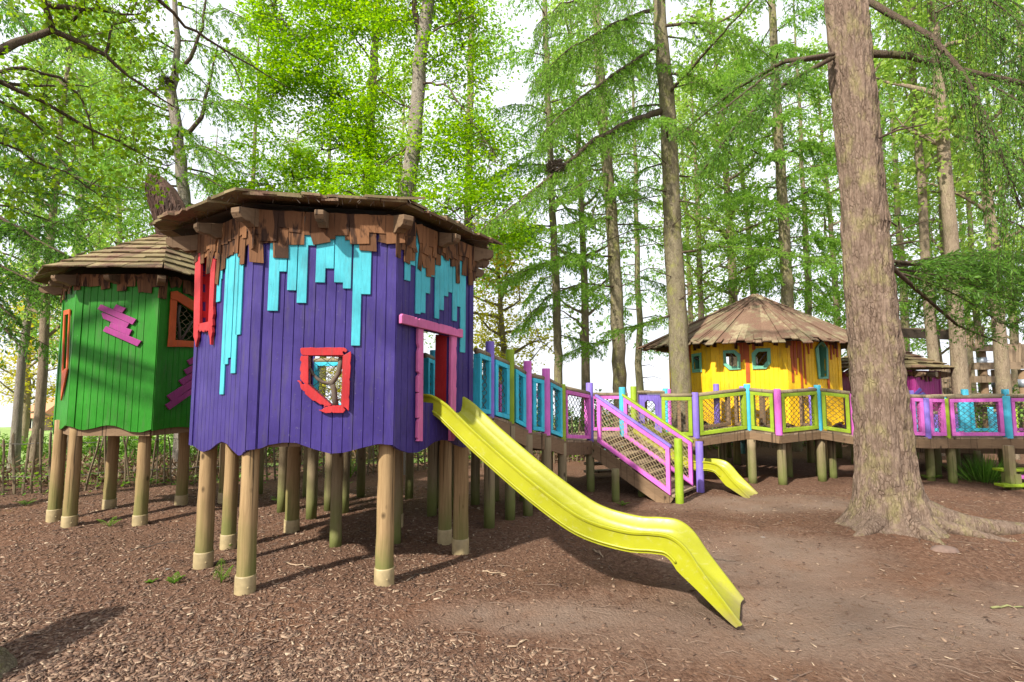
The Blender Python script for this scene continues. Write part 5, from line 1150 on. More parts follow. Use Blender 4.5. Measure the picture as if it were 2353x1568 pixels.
# ------------------------------------------------------------------ bright broadleaf trees behind the purple roof
def broad(name, label, base, pts, rad, barkm, limbs, blob, leafm, dens=1.0, r=.34, per=34, L=.085, W=.06, top=None, tilt=.35, clump=.42, flat_=.6):
    b = base; root = thing(name, label, 'tree', (b.x, b.y, tz(b.x, b.y)))
    P = [Vector((b.x, b.y, tz(b.x, b.y) - .1))] + P_(pts); rr = [rad[0] * 1.3] + list(rad)
    skel = dense(P[1:], .3); wb = MB()
    for pl, r0 in limbs:
        p = dense(P_(pl), .2); p = [q + Vector((R.gauss(0, .02), R.gauss(0, .02), R.gauss(0, .02))) for q in p]; n = len(p); wb.tube(p, [r0 + (.007 - r0) * (i / n) ** .8 for i in range(n)], 7, cap=False, jit=.1); skel += p
    trunk_obj(root, P, rr, M[barkm], 18); lv = Leaves(); blobs(lv, wb, blob, skel, dens, r, per, L, W, tilt, clump=clump, flat_=flat_)
    wb.build('branches', M['limb'], root, smooth=True); lv.build('foliage', M[leafm], root); return root
broad('birch_tree', 'grey forked birch trunk towering over the purple roof in bright green leaf', base_at(925, 12.4), [(936,470,12.4),(941,420,12.4),(952,320,12.4),(960,220,12.4),(966,120,12.4),(982,20,12.4),(995,-90,12.4),(1010,-260,12.4)], [.19, .185, .18, .17, .165, .155, .135, .12, .06], 'bark3',
    [([(966,90,12.4),(955,30,12.4),(945,-60,12.3),(930,-200,12.2)], .10), ([(972,190,12.3),(1020,195,12),(1055,235,11.7),(1090,290,11.5),(1130,340,11.4)], .032), ([(985,80,12.3),(1020,60,12),(1080,40,11.8)], .03), ([(948,330,12.4),(905,360,12.2),(860,400,12),(800,440,11.8)], .03), ([(955,260,12.4),(900,230,12.2),(860,190,12)], .03), ([(940,440,12.3),(1000,460,11.6),(1060,500,11.2),(1110,530,11)], .03), ([(965,150,12.4),(1010,130,12.8),(1060,110,13)], .025)],
    [(1000,130,12.4,75),(1050,250,12,85),(1010,340,12.2,95),(1080,420,11.8,95),(910,60,12.6,80),(1100,150,12.4,80),(890,450,12,95),(1000,480,11.4,90),(1095,505,11.2,85),(1180,545,11.2,60),(1060,40,12.6,90),(870,190,12.6,90),(820,430,12,90),(1120,330,12,60),(940,-60,12.4,120),(1060,-80,12.4,120),(1160,440,11.4,60)], 'lf_bright', 7.5, r=.42, per=46, tilt=.22, clump=.45)
broad('beech_tree', 'broad bright green tree with a dark trunk left of the forked birch', base_at(842, 15), [(848,460,15),(848,380,15),(850,300,15),(856,220,15),(862,120,15),(868,0,15),(872,-120,15)], [.15, .145, .14, .13, .115, .095, .07, .04], 'bark2',
    [([(850,350,15),(800,335,14.6),(740,345,14.2),(690,365,14)], .045), ([(852,290,15),(790,230,14.6),(740,160,14.3),(700,90,14)], .05), ([(850,400,15),(770,400,14.4),(690,410,14),(620,430,13.8)], .04), ([(858,200,15),(900,150,14.6),(930,90,14.4)], .035), ([(845,420,15),(900,395,14.6),(930,360,14.4)], .03), ([(860,150,15),(810,80,14.7),(780,0,14.5)], .04), ([(700,95,14),(660,60,13.8),(630,10,13.7)], .02), ([(740,170,14.3),(690,180,14),(640,210,13.8)], .02)],
    [(640,100,14,90),(710,240,14,100),(620,380,13.8,80),(760,70,14.4,95),(830,200,14.8,95),(770,350,14.2,100),(880,380,14.6,90),(690,430,14,95),(600,280,13.8,60),(680,20,14.2,90),(860,40,15,100),(800,430,14.2,95),(565,430,13.6,70),(650,190,14,85),(580,180,14.2,55),(840,310,14.6,80),(760,-60,14.6,120),(620,30,14,65),(540,400,13.4,45),(730,150,14.2,80)], 'lf_bright', 7.5, r=.46, per=46, tilt=.22, clump=.45, L=.095, W=.068)
broad('birch_tree', 'slim pale trunk in leaf to the right of the forked birch', base_at(1072, 17.5), [(1075,480,17.5),(1078,350,17.5),(1080,220,17.5),(1083,90,17.5),(1085,-60,17.5)], [.13, .125, .12, .11, .09, .05], 'bark4',
    [([(1078,330,17.5),(1130,300,17),(1180,260,16.8)], .03), ([(1080,240,17.5),(1030,200,17.2)], .03), ([(1082,120,17.5),(1140,80,17)], .03)], [(1130,120,17,80),(1080,250,17,75),(1170,330,16.8,70),(1090,40,17,90),(1060,430,17,90),(1150,560,16.5,80),(1090,640,16.5,50)], 'lf_far', 2.6, r=.45, L=.12, W=.08)
# slim grey tree above the green playhouse
tall_conifer('larch_tree', 'slim grey trunk with upturned limbs above the green playhouse', base_at(424, 12), [(426,480,12),(413,370,12),(403,290,12),(393,205,12),(404,168,12),(408,90,12),(400,10,12),(396,-80,12)], [.135, .13, .125, .12, .115, .075, .065, .055, .05], 'bark3',
    [([(413,312,12),(440,303,11.9),(463,272,11.8),(478,205,11.8),(488,150,11.8),(500,100,11.8)], .055, .7, dict(nb=14, start=.3, hang=.3)), ([(400,172,12),(438,135,11.9),(465,60,11.9),(474,0,11.9),(480,-90,11.9)], .05, .5, dict(nb=10, start=.3)), ([(385,190,12),(365,150,11.9),(345,110,11.8)], .03, .5),
     ([(415,395,12),(470,405,11.8),(520,435,11.6)], .025, .75, dict(nb=18, hang=.2)), ([(412,335,12),(470,335,11.8),(540,370,11.6)], .025, .85, dict(nb=18, hang=.3)), ([(414,430,12),(360,425,11.8),(290,418,11.6),(200,400,11.4)], .028, .7, dict(nb=14)), ([(405,270,12),(350,260,11.8),(290,280,11.6)], .022, .7), ([(470,240,11.8),(530,230,11.6),(575,250,11.5)], .018, .7, dict(hang=.4)), ([(400,120,12),(350,100,11.8),(300,110,11.6)], .02, .6), ([(490,130,11.8),(540,110,11.6),(580,140,11.5)], .018, .65, dict(hang=.3)), ([(470,30,11.9),(520,20,11.7),(570,50,11.6)], .018, .7, dict(hang=.3)), ([(425,465,12),(470,480,11.8),(540,470,11.6)], .02, .6)], 'lf_con', top=13, cr=1.6, auto=(6.2, 11.5, .3, 1.8, .35))
# left conifer reaching in from outside the picture
tall_conifer('conifer_tree', 'conifer with low drooping limbs reaching in at the left edge', base_at(-120, 10.2), [(-110,700,10.2),(-110,400,10.2),(-110,150,10.2),(-110,-100,10.2)], [.2, .19, .17, .14, .1], 'bark2',
    [([(-110,350,10.2),(20,370,9.9),(120,385,9.6),(230,430,9.6),(330,432,9.8)], .05, .75, dict(nb=20)), ([(-110,470,10.2),(0,500,9.8),(100,560,9.5),(200,610,9.4)], .05, .9, dict(nb=24, hang=.3)), ([(-110,520,10.2),(0,530,10),(110,520,9.9),(210,480,10)], .04, .8, dict(nb=18)), ([(-110,560,10.2),(-20,600,9.9),(60,640,9.7),(120,670,9.6)], .04, .8, dict(nb=24, hang=.3)),
     ([(-110,250,10.2),(10,290,10),(110,340,9.8),(190,420,9.7)], .04, .8, dict(nb=18)), ([(-110,590,10.2),(-30,670,9.9),(40,740,9.8)], .03, .8, dict(nb=20, hang=.2)), ([(-110,420,10.2),(30,440,10.4),(160,450,10.6),(270,500,10.8)], .03, .7, dict(nb=14)), ([(-110,640,10.2),(-20,720,9.8),(50,800,9.6)], .03, .5, dict(nb=12))], 'lf_dark', top=14, auto=(3.2, 11, .3, 2.5, .3))
# near birch leaning over from the left
def corner_tree():
    g = onz(26, 1568); bx, by = g.x - .52, g.y - .02
    r = thing('trunk_foot', 'mossy foot of a tree trunk, cut short out of view, in the bottom left corner', 'tree', (bx, by, 0))
    zs = [-.3, 0, .12, .3, .6, .9, 1.2, 1.35]; rr = [.56, .42, .33, .27, .23, .21, .18, .06]  # trunk cut short and leaned away out of view to keep its shadow small
    P = [Vector((bx - .72 * max(0, z - .35), by - .05 * z, z + tz(bx, by))) for z in zs]; mb = MB(); D = []; q = []
    for i in range(len(P)-1):
        for j in range(5): D.append(P[i].lerp(P[i+1], j/5)); q.append(rr[i] + (rr[i+1]-rr[i]) * j / 5)
    mb.tube(D, q, 26, cap=False, jit=.04); mb.build('trunk', M['bark2'], r, smooth=True)
corner_tree()
def near_birch():
    bx, by = -10.6, 6.0; r = thing('birch_tree', 'birch just outside the left edge whose dark leafy boughs hang across the top left', 'tree', (bx, by, 0))
    zs = [-.1, 0, .3, 1.2, 2.5, 4, 5.5, 7, 9]; rr = [.3, .27, .23, .21, .2, .18, .16, .12, .05]
    P = [Vector((bx - .04 * z, by + .01 * z, z + tz(bx, by))) for z in zs]; mb = MB(); mb.tube(P, rr, 18, cap=False, jit=.04); mb.build('trunk', M['bark3'], r, smooth=True)
    wb = MB(); lv = Leaves(); skel = []; T = P[6]
    L = [([(-150,150,4.4),(0,116,4.8),(68,85,5.0),(120,73,5.1),(171,89,5.2),(239,126,5.4),(297,174,5.6),(359,219,5.8),(400,245,6.0)], .055), ([(120,72,5.1),(112,40,5.0),(103,5,4.9),(95,-60,4.8)], .035), ([(106,15,5),(150,19,5.1),(195,20,5.3),(280,32,5.6),(340,30,5.8)], .03), ([(-140,200,4.4),(0,188,4.9),(48,212,5.0),(137,253,5.3),(191,290,5.5),(273,325,5.8),(342,362,6.1),(386,383,6.3)], .035),
         ([(-140,180,4.5),(0,168,5.0),(58,157,5.2),(137,178,5.4),(191,226,5.6),(208,270,5.7),(215,340,5.8)], .035), ([(300,-80,4.6),(366,0,5.0),(427,58,5.3),(506,109,5.7),(581,154,6.1),(660,202,6.5)], .022), ([(-140,230,4.4),(0,230,4.8),(60,270,5.0),(100,300,5.2),(160,330,5.4)], .022), ([(195,20,5.3),(160,60,5.4),(150,70,5.4)], .02), ([(0,190,4.9),(60,198,5.2),(120,195,5.5),(200,200,5.8)], .02), ([(300,30,5.6),(320,-20,5.6)], .015), ([(239,126,5.4),(260,60,5.5),(310,40,5.6)], .015), ([(-140,330,4.4),(0,330,5),(80,370,5.3),(150,395,5.5),(230,450,5.8)], .02), ([(506,109,5.7),(535,150,5.8),(560,210,5.9)], .008)]
    for pts, r0 in L:
        p = dense(P_(pts), .12); p = [v + Vector((R.gauss(0, .008), R.gauss(0, .008), R.gauss(0, .008))) for v in p]; n = len(p)
        if pts[0][0] < -100: p = [T + Vector((0, 0, -.4 * R.random()))] + p
        n = len(p); wb.tube(p, [r0 + (.005 - r0) * (i / n) for i in range(n)], 7, cap=False, jit=.1); skel += p[3:]
    B = [(60,50,5,80),(180,60,5.3,80),(300,80,5.6,70),(90,200,5.1,70),(200,160,5.5,70),(300,230,5.8,70),(120,300,5.4,75),(230,300,5.8,70),(330,320,6.1,60),(380,180,6,60),(40,120,4.9,60),(30,290,5,60),(400,60,5.6,60),(460,120,5.8,45),(180,400,5.6,70),(280,420,5.9,55),(60,400,5.3,60),(340,410,6.2,45),(250,10,5.4,70),(480,20,5.6,60),(130,-60,5,110),(330,-70,5.4,110),(20,460,5.4,40),(230,480,5.9,35),(400,330,6.3,40)]
    blobs(lv, wb, B, skel, 19, .15, 13, .058, .044, .5, .0028, .8, .36)
    for k in range(2):      # unseen boughs added behind the camera to throw dappled shade on the play area
        e = [(-4.2, -2.6, 8.6), (-1.7, -.4, 8.8)][k]; p = curve(T, e, -.3, 6, .03); wb.tube(p, [.08 - .011 * i for i in range(7)], 7, cap=False)
        c = np.array(e) + g3(30, 1.0) * np.array([[1, 1, .6]]); sprays(lv, c, .34, 26, .09, .065)
    wb.build('branches', M['limb'], r, smooth=True); lv.build('foliage', M['lf_near'], r)
near_birch()
# ------------------------------------------------------------------ trees further back: a few kinds, copied
def copy_tree(root, loc, rz, sc, label, group=None):
    r = root.copy(); C.objects.link(r); r.location = loc; r.rotation_euler = (0, 0, rz); r.scale = sc
    r['label'] = label
    if group: r['group'] = group
    for ch in root.children:
        c = ch.copy(); C.objects.link(c); c.parent = r
    return r
def proto_broad(name, label, H, r0, barkm, leafm, nl, spread, first, per, L, W, fork=False, dens=1.0):
    root = thing(name, label, 'tree', (0, 0, 0)); mb = MB(); lv = Leaves(); skel = []
    tr = [Vector((0, 0, -.3))]; x = y = 0
    for i in range(1, 13): x += R.gauss(0, .05); y += R.gauss(0, .05); tr.append(Vector((x, y, H * i / 12)))
    t = MB(); t.tube(tr, [r0 * (1.35 if i == 0 else 1 - .85 * (i / 12) ** 1.2) for i in range(13)], 12, cap=False, jit=.05); t.build('trunk', M[barkm], root, smooth=True)
    for k in range(nl):
        z = first + (H - first - .6) * (k + R.random()) / nl; a = k * 2.4 + R.uniform(-.4, .4); l = spread * R.uniform(.6, 1.1) * (1 - .55 * max(0, (z - first) / (H - first)) ** 1.5)
        i = min(11, int(z / H * 12)); b = tr[i].lerp(tr[i+1], z / H * 12 - i); d = Vector((math.cos(a), math.sin(a), R.uniform(.25, .8)))
        p = [b]; q = d.copy()
        for s in range(5): q = (q + Vector((R.gauss(0, .28), R.gauss(0, .28), R.gauss(0, .2)))).normalized() * d.length; p.append(p[-1] + q.normalized() * l / 5)
        mb.tube(p, [r0 * .36 * (1 - .82 * j / 5) for j in range(6)], 6, cap=False, jit=.1); skel += p[2:]
        for s in range(3):
            b2 = p[R.randrange(2, 6)]; e = b2 + Vector((R.gauss(0, .5), R.gauss(0, .5), R.gauss(.1, .35))) * l * .4; m_ = b2.lerp(e, .5) + Vector((0, 0, .08)); mb.tube([b2, m_, e], [.016, .011, .004], 4, cap=False); skel += [m_, e]
    S = np.array([list(p) for p in skel]); n = int(len(S) * 1.6 * dens); c = S[NR.integers(0, len(S), n)] + g3(n, .32); sprays(lv, c, .36, per, L, W, .4)
    mb.build('branches', M[barkm], root, smooth=True); lv.build('foliage', M[leafm], root); return root
def proto_con(name, label, H, r0, leafm, first, bl, n=46, stub=10):
    root = thing(name, label, 'tree', (0, 0, 0)); mb = MB(); lv = Leaves()
    t = MB(); t.tube([Vector((R.gauss(0, .03), R.gauss(0, .03), -.3 + (H + .3) * i / 12)) for i in range(13)], [r0 * (1.4 if i == 0 else 1 - .9 * i / 12) for i in range(13)], 12, cap=False, jit=.04); t.build('trunk', M['bark2'], root, smooth=True)
    for k in range(n):
        z = first + (H - first - .3) * (k / n) ** .92; a = k * 2.4 + R.uniform(-.3, .3); l = bl * (1 - .8 * (z - first) / (H - first)) * R.uniform(.75, 1.15)
        p = [Vector((0, 0, z)), Vector((math.cos(a) * l * .35, math.sin(a) * l * .35, z + .06 * l)), Vector((math.cos(a) * l * .7, math.sin(a) * l * .7, z - .02 * l)), Vector((math.cos(a) * l, math.sin(a) * l, z - .2 * l))]
        mb.tube(p, [.03, .022, .014, .005], 5, cap=False); conifer(lv, None, p, .8, 9, 14, .18, .05, .45, .12, hang=.25)
    for k in range(stub):
        z = first * R.uniform(.35, 1); a = R.random() * 6.28; l = R.uniform(.4, 1.3); mb.tube([Vector((0, 0, z)), Vector((math.cos(a) * l * .6, math.sin(a) * l * .6, z + .05)), Vector((math.cos(a) * l, math.sin(a) * l, z - .1))], [.016, .01, .004], 4, cap=False)
    mb.build('branches', M['limb'], root, smooth=True); lv.build('foliage', M[leafm], root); return root
def place(px, d): b = base_at(px, d); return (b.x, b.y, tz(b.x, b.y))
KB = [proto_broad('birch_tree', 'x', 18, .18, 'bark4', 'lf_pale', 30, 2.6, 3.8, 20, .14, .095), proto_broad('birch_tree', 'x', 19, .16, 'bark3', 'lf_far', 32, 2.4, 4.0, 20, .14, .095),
      proto_broad('oak_tree', 'x', 9, .18, 'bark4', 'lf_yel', 30, 2.6, 1.6, 22, .12, .09), proto_broad('birch_tree', 'x', 18, .17, 'bark4', 'lf_pale', 24, 2.0, 6.0, 20, .13, .095)]
KC = [proto_con('conifer_tree', 'x', 21, .19, 'lf_far', 3.8, 2.7, 44), proto_con('conifer_tree', 'x', 21, .20, 'lf_con', 2.8, 2.8, 48), proto_con('conifer_tree', 'x', 20, .18, 'lf_far', 6.0, 2.4, 36, 16)]
used = set()
def bg(kind, i, px, d, label, sc=1.0, group=None, thin=1.0):
    p = (KB if kind == 'b' else KC)[i]; s = (sc * thin, sc * thin, sc * R.uniform(.95, 1.08))
    if (kind, i) not in used:
        used.add((kind, i)); p.location = place(px, d); p.rotation_euler = (0, 0, R.random() * 6.28); p.scale = s; p['label'] = label
        if group: p['group'] = group
        return p
    return copy_tree(p, place(px, d), R.random() * 6.28, s, label, group)
# seen one by one
bg('b', 1, 47, 13.6, 'dark spotted birch trunk at the far left, behind the paling fence', .85, thin=.75); bg('b', 0, 92, 13.2, 'whiter birch trunk beside the green playhouse, behind the paling fence', .85, thin=.75)
bg('b', 2, 60, 24, 'yellow leaved oak behind the two birches at the left', .95); bg('b', 2, 1155, 21, 'yellow leaved oak showing past the right end of the purple roof', 1.05)
bg('b', 0, 1690, 20, 'pale trunk standing just left of the yellow roof peak', 1.1); bg('b', 3, 1735, 23, 'pale slender trunk close behind the yellow roof peak', 1.0)
bg('b', 3, 1610, 19, 'crooked mossy trunk between the straight conifer and the yellow playhouse', .8); bg('b', 0, 1345, 18, 'bare limbed pale tree left of the mossy trunk, above the stairs', .9)
bg('b', 3, 2225, 13.4, 'stout pale trunk behind the pink railed walkway', 1.3, thin=.85); bg('b', 3, 2140, 15.5, 'pale trunk rising behind the magenta playhouse roof', 1.25, thin=.7); bg('b', 0, 2305, 15, 'slim trunk nearest the right edge, beside the timber tower', 1.0)
bg('b', 3, 2190, 18, 'slender birch right of the thick trunk, in front of the timber tower', 1.15, thin=.7)
bg('c', 1, 2010, 20, 'dense conifer hidden mostly behind the thick reddish trunk', 1.05); bg('c', 0, 2090, 24, 'light conifer just right of the thick reddish trunk', 1.1)
bg('b', 1, 215, 21, 'leafy birch behind the green playhouse roof', .95); bg('c', 2, 560, 21, 'conifer seen between the slim grey trunk and the purple roof', .95)
bg('b', 1, 150, 17.5, 'thin birch right above the green eaves', .9); bg('b', 3, 250, 20, 'thin forked birch above the green roof ridge', .9)
bg('b', 2, 820, 15.5, 'young leafy tree behind the purple playhouse legs', .5)
# the wood behind
grp = 'trees of the wood behind the playhouses'
spots = [('c', 0, 470, 29), ('b', 3, 650, 26), ('c', 2, 740, 24), ('b', 0, 900, 26), ('c', 0, 1470, 25), ('b', 0, 1590, 29), ('c', 0, 1870, 22), ('b', 0, 1930, 27), ('b', 1, 2060, 29), ('b', 0, 2160, 25), ('c', 2, 2260, 22), ('b', 0, 2340, 26), ('c', 0, 2420, 20), ('b', 1, 2490, 24), ('b', 3, 2230, 32), ]
for k, i, px, d in spots:
    lb = 'pale barked broadleaf tree standing in the wood behind the playhouses' if k == 'b' else 'light green conifer standing in the wood behind the playhouses'
    bg(k, i, px, d, lb, R.uniform(.9, 1.15), ('broadleaf ' if k == 'b' else 'conifer ') + grp)
# ------------------------------------------------------------------ bushes
def bush_proto(leafm, name, label):
    root = thing(name, label, 'bush', (0, 0, 0)); lv = Leaves(); mb = MB()
    c = nrmz(g3(70)) * (NR.random((70, 1)) ** .5) * np.array([[.75, .75, .62]]) + np.array([[0, 0, .62]]); c[:, 2] = np.maximum(c[:, 2], .12)
    for e in c[::3]: mb.tube([Vector((R.gauss(0, .06), R.gauss(0, .06), -.05)), Vector((e[0]*.5, e[1]*.5, e[2]*.55)), Vector(e)], [.013, .009, .003], 4, cap=False)
    sprays(lv, c, .22, 26, .075, .05, .5); mb.build('stem', M['twig'], root); lv.build('foliage', M[leafm], root); return root
BU = [bush_proto('lf_bush', 'bush', 'x'), bush_proto('lf_far', 'bush', 'x'), bush_proto('lf_dark', 'bush', 'x')]; ub = set()
def bush(i, px, d, label, sc, group=None):
    p = BU[i]
    if i not in ub: ub.add(i); p.location = place(px, d); p.scale = (sc,) * 3; p['label'] = label; o = p
    else: o = copy_tree(p, place(px, d), R.random() * 6.28, (sc, sc, sc * R.uniform(.8, 1.15)), label)
    if group: o['group'] = group
    return o
for px, d, sc, i in ((20, 14, .8, 0), (110, 14.5, .9, 0), (180, 13.5, .7, 1), (250, 14, 1.0, 0), (320, 13.8, .9, 1), (375, 14.4, 1.1, 0), (430, 14.2, .9, 1), (500, 14.5, 1.0, 0), (560, 15.5, 1.0, 1), (620, 15, .9, 0), (700, 15.6, .9, 1), (770, 15.8, .9, 0), (850, 16, 1.0, 1), (930, 16.5, 1.1, 0)):
    bush(i, px, d, 'leafy green bush growing behind the paling fence', sc, 'bushes behind the paling fence')
for px, d, sc, i in ((1180, 19, 1.3, 1), (1240, 18, 1.4, 1), (1300, 18.5, 1.2, 0), (1375, 18, 1.6, 2), (1430, 19, 1.5, 1), (1500, 18, 1.1, 1), (1560, 19.5, 1.6, 1), (1640, 19, 1.1, 0), (1700, 21, 1.5, 1), (1780, 19, 1.2, 0), (1860, 18.5, 1.3, 1), (1960, 18, 1.2, 0), (2050, 17.5, 1.6, 0), (2170, 17.5, 1.9, 0), (2250, 17, 1.5, 1), (2340, 18, 1.8, 0), (2440, 17, 1.7, 1), (1120, 20, 1.7, 1), (1010, 19, 1.5, 1), (2110, 16.5, 1.5, 1)):
    bush(i, px, d, 'bush in the woodland understorey behind the walkways', sc, 'understorey bushes behind the walkways')
# ------------------------------------------------------------------ undergrowth beyond the fence
def undergrowth():
    n = 30000; x = NR.uniform(-17, 22, n); y = fy(x) + .2 + 4.5 * NR.random(n) ** 1.3; z = terrain(x, y); lv = Leaves()
    cl = vnoise(x * .7, y * .7, seed=31); k = cl > .38; x, y, z = x[k], y[k], z[k]; n = len(x)
    P = np.stack([x, y, z + NR.random(n) ** 1.5 * .42], -1); D = g3(n) + np.array([[0, 0, .25]]); lv.add(P, D, g3(n), .12 + .22 * NR.random(n), .02 + .03 * NR.random(n), .2)
    tag(lv.build('dead_bracken', M['brack'], None), 'brown dead bracken lying in a band behind the paling fence', 'bracken', kind='stuff')
    n = 26000; x = NR.uniform(-17, 22, n); y = fy(x) - .35 + 6.5 * NR.random(n) ** 1.1; z = terrain(x, y); lv = Leaves()
    cl = vnoise(x * .9, y * .9, seed=33) + .25 * vnoise(x * 3, y * 3, seed=34); k = cl > .62; x, y, z = x[k], y[k], z[k]; n = len(x)
    h = (vnoise(x * 1.3, y * 1.3, seed=35)) * .65; P = np.stack([x, y, z + NR.random(n) * h + .02], -1); D = g3(n); D[:, 2] *= .4; lv.add(P, D, np.cross(D, np.array([[0, 0, 1.0]]) + g3(n, .3)), .06 + .06 * NR.random(n), .04 + .04 * NR.random(n), .1)
    tag(lv.build('ground_cover', M['lf_bush'], None), 'low green leafy ground cover along the paling fence', 'ground cover', kind='stuff')
undergrowth()
# ------------------------------------------------------------------ paling fences
PALES = []
def pale_mesh(i):
    mb = MB(); h = R.uniform(1.02, 1.16); w = R.uniform(.016, .023); b = R.gauss(0, .009); c = R.gauss(0, .009)
    pts = [(R.gauss(0, .003) + b * math.sin(k * 1.1), c * math.sin(k * .8), -.08 + (h + .08) * k / 6) for k in range(7)]; mb.tube(pts + [(pts[-1][0], pts[-1][1], h + .05)], [w, w * .98, w * 1.02, w * .97, w, w * .95, w * .9, .004], 6, jit=.12, ph=.4)
    me = mb.build('pale', M['pale']); d = me.data; bpy.data.objects.remove(me); return d
PALES = [pale_mesh(i) for i in range(9)]
def fence(label, a, b, sp):
    path = [Vector((x, y, 0)) for x, y in FENCE]; r = None; pts = []
    x = a
    while x < b:
        y = float(fy(x)); y2 = float(fy(x + .05)); pts.append((x, y)); x += sp * .05 / math.hypot(.05, y2 - y) * R.uniform(.8, 1.2)
    m = pts[len(pts)//2]; r = thing('paling_fence', label, 'fence', (m[0], m[1], 0)); n = 0
    for (x, y) in pts:
        o = bpy.data.objects.new('pale', R.choice(PALES)); C.objects.link(o); o.parent = r; o.location = (x - m[0], y - m[1], tz(x, y)); o.rotation_euler = (R.gauss(0, .055), R.gauss(0, .07), R.random() * 6.28); s = R.uniform(.93, 1.06); o.scale = (s, s, s)
    for z in (.32, .92):
        mb = MB(); mb.tube([(x, y - .022, tz(x, y) + z + .012 * math.sin(i * 1.7)) for i, (x, y) in enumerate(pts)], .006, 4); mb.build('wire', M['wire'], r)
    return r
fence('split chestnut paling fence on wires behind the green and purple playhouses', -12.5, .3, .142)
fence('split chestnut paling fence continuing behind the yellow playhouse', .45, 13.5, .155)
# ------------------------------------------------------------------ ferns, seedlings and tussock
def fern(px, py, h, n, label, lean=.5, group=None):
    g = onz(px, py); z = tz(g.x, g.y); r = thing('fern', label, 'fern', (g.x, g.y, z))
    if group: r['group'] = group
    for k in range(n):
        a = k * 6.283 / n + R.random(); l = h * R.uniform(.8, 1.2); d = Vector((math.cos(a), math.sin(a), 0)); mb = MB(); lv = Leaves(); S = []
        for i in range(9): u = i / 8; S.append(Vector((g.x, g.y, z - .01)) + d * (l * lean * u ** 1.3) + Vector((0, 0, l * (u - .35 * u * u * lean * 1.6))))
        mb.tube(S, [.006 * (h / .3) ** .5 * (1 - .8 * i / 8) for i in range(9)], 4, cap=False); st = mb.build('frond', M['lf_bush'], r)
        P = []; D = []; ln = []
        side = Vector((-d.y, d.x, 0))
        for i in range(10, 40):
            u = i / 40; q = u * 8; j = min(7, int(q)); p = S[j].lerp(S[j+1], q - j)
            for sg in (-1, 1):
                w = l * .42 * (1 - u) ** .8 * min(1, (u - .18) * 5); dr = side * sg + d * .5 + Vector((0, 0, -.15))
                for m_ in range(5): v = (m_ + .3) / 5; P.append(p + dr * w * v); D.append(dr + (d if m_ % 2 else -d) * 1.0); ln.append(max(.012, w * .28 * (1 - v * .5)))
        P = np.array([list(p) for p in P]); D = np.array([list(p) for p in D]); ln = np.array(ln); lv.add(P, D, np.cross(D, np.array([[0, 0, 1.0]]) + g3(len(P), .25)), ln, ln * .45)
        lv.build('leaflets', M['lf_bush'], st)
fern(508, 1346, .24, 3, 'young bright fern shoot beside the front left leg of the purple playhouse', .45)
fern(400, 1347, .13, 5, 'small bright fern seedling left of the purple front legs', .7); fern(345, 1345, .07, 4, 'tiny fern seedling, leftmost of the three near the purple front legs', .8)
fern(252, 1208, .2, 4, 'small fern on the bare mulch under the green playhouse', .8); fern(805, 1098, .75, 9, 'large lush fern clump seen between the purple playhouse legs', .75); fern(780, 1130, .3, 5, 'low fern at the foot of a dark leg under the purple playhouse', .8)
fern(330, 1125, .35, 6, 'fern clump at the fence foot between the green playhouse legs', .8); fern(1285, 1168, .2, 5, 'small weed beside the legs of the blue railed walkway', .9); fern(1430, 1160, .15, 5, 'low weed under the wooden staircase', .9); fern(2135, 1104, .25, 7, 'leafy weed at the foot of a walkway leg right of the thick trunk', .9)
fern(530, 1253, .16, 4, 'trailing weed at the foot of the rear left purple playhouse leg', 1.0); fern(60, 1165, .2, 5, 'fern on a small hummock at the far left', .9); fern(150, 1150, .22, 6, 'fern by the fence left of the green playhouse', .9); fern(640, 1160, .2, 5, 'yellow green fern in a patch of sun under the purple playhouse', .9)
def tussock(px, py, label):
    g = onz(px, py); n = 420; lv = Leaves(); a = NR.random(n) * 6.28; q = np.abs(NR.normal(size=n)) * .16
    P = np.stack([g.x + np.cos(a) * q, g.y + np.sin(a) * q, np.full(n, tz(g.x, g.y) - .02)], -1); D = np.stack([np.cos(a) * q * 3, np.sin(a) * q * 3, np.full(n, .8)], -1) + g3(n, .15); lv.add(P, D, g3(n), .35 + .4 * NR.random(n), .014, .05)
    tag(lv.build('grass_tussock', M['lf_dark'], None, org=g), label, 'grass tuft')
tussock(2262, 1108, 'dark green rush tussock beneath the pink railed walkway')
# ------------------------------------------------------------------ sticks and stones on the mulch
def stick(px0, py0, px1, py1, r, label, m='twig'):
    a = onz(px0, py0); b = onz(px1, py1); mb = MB(); k = 6
    pts = [a.lerp(b, i / k) for i in range(k + 1)]; pts = [Vector((p.x + R.gauss(0, .01), p.y + R.gauss(0, .012), tz(p.x, p.y) + r * .8 + .01 * (i % 2))) for i, p in enumerate(pts)]
    mb.tube(pts, [r * (1 - .5 * i / k) for i in range(k + 1)], 6, jit=.15); tag(mb.build('fallen_stick', M[m], org=a, smooth=True), label, 'stick')
M['greenstick'] = flat('lichen_stick', (.20, .20, .08), .9); M['paletwig'] = flat('pale_dry_twig', (.32, .23, .15), .9)
stick(2275, 1408, 2353, 1404, .011, 'greenish stick lying on bare soil near the right edge', 'greenstick'); stick(1365, 1266, 1386, 1284, .012, 'pale broken twig on the mulch below the middle of the long slide', 'paletwig'); stick(1115, 1312, 1160, 1318, .009, 'pale twig on the mulch right of the front purple leg', 'paletwig')
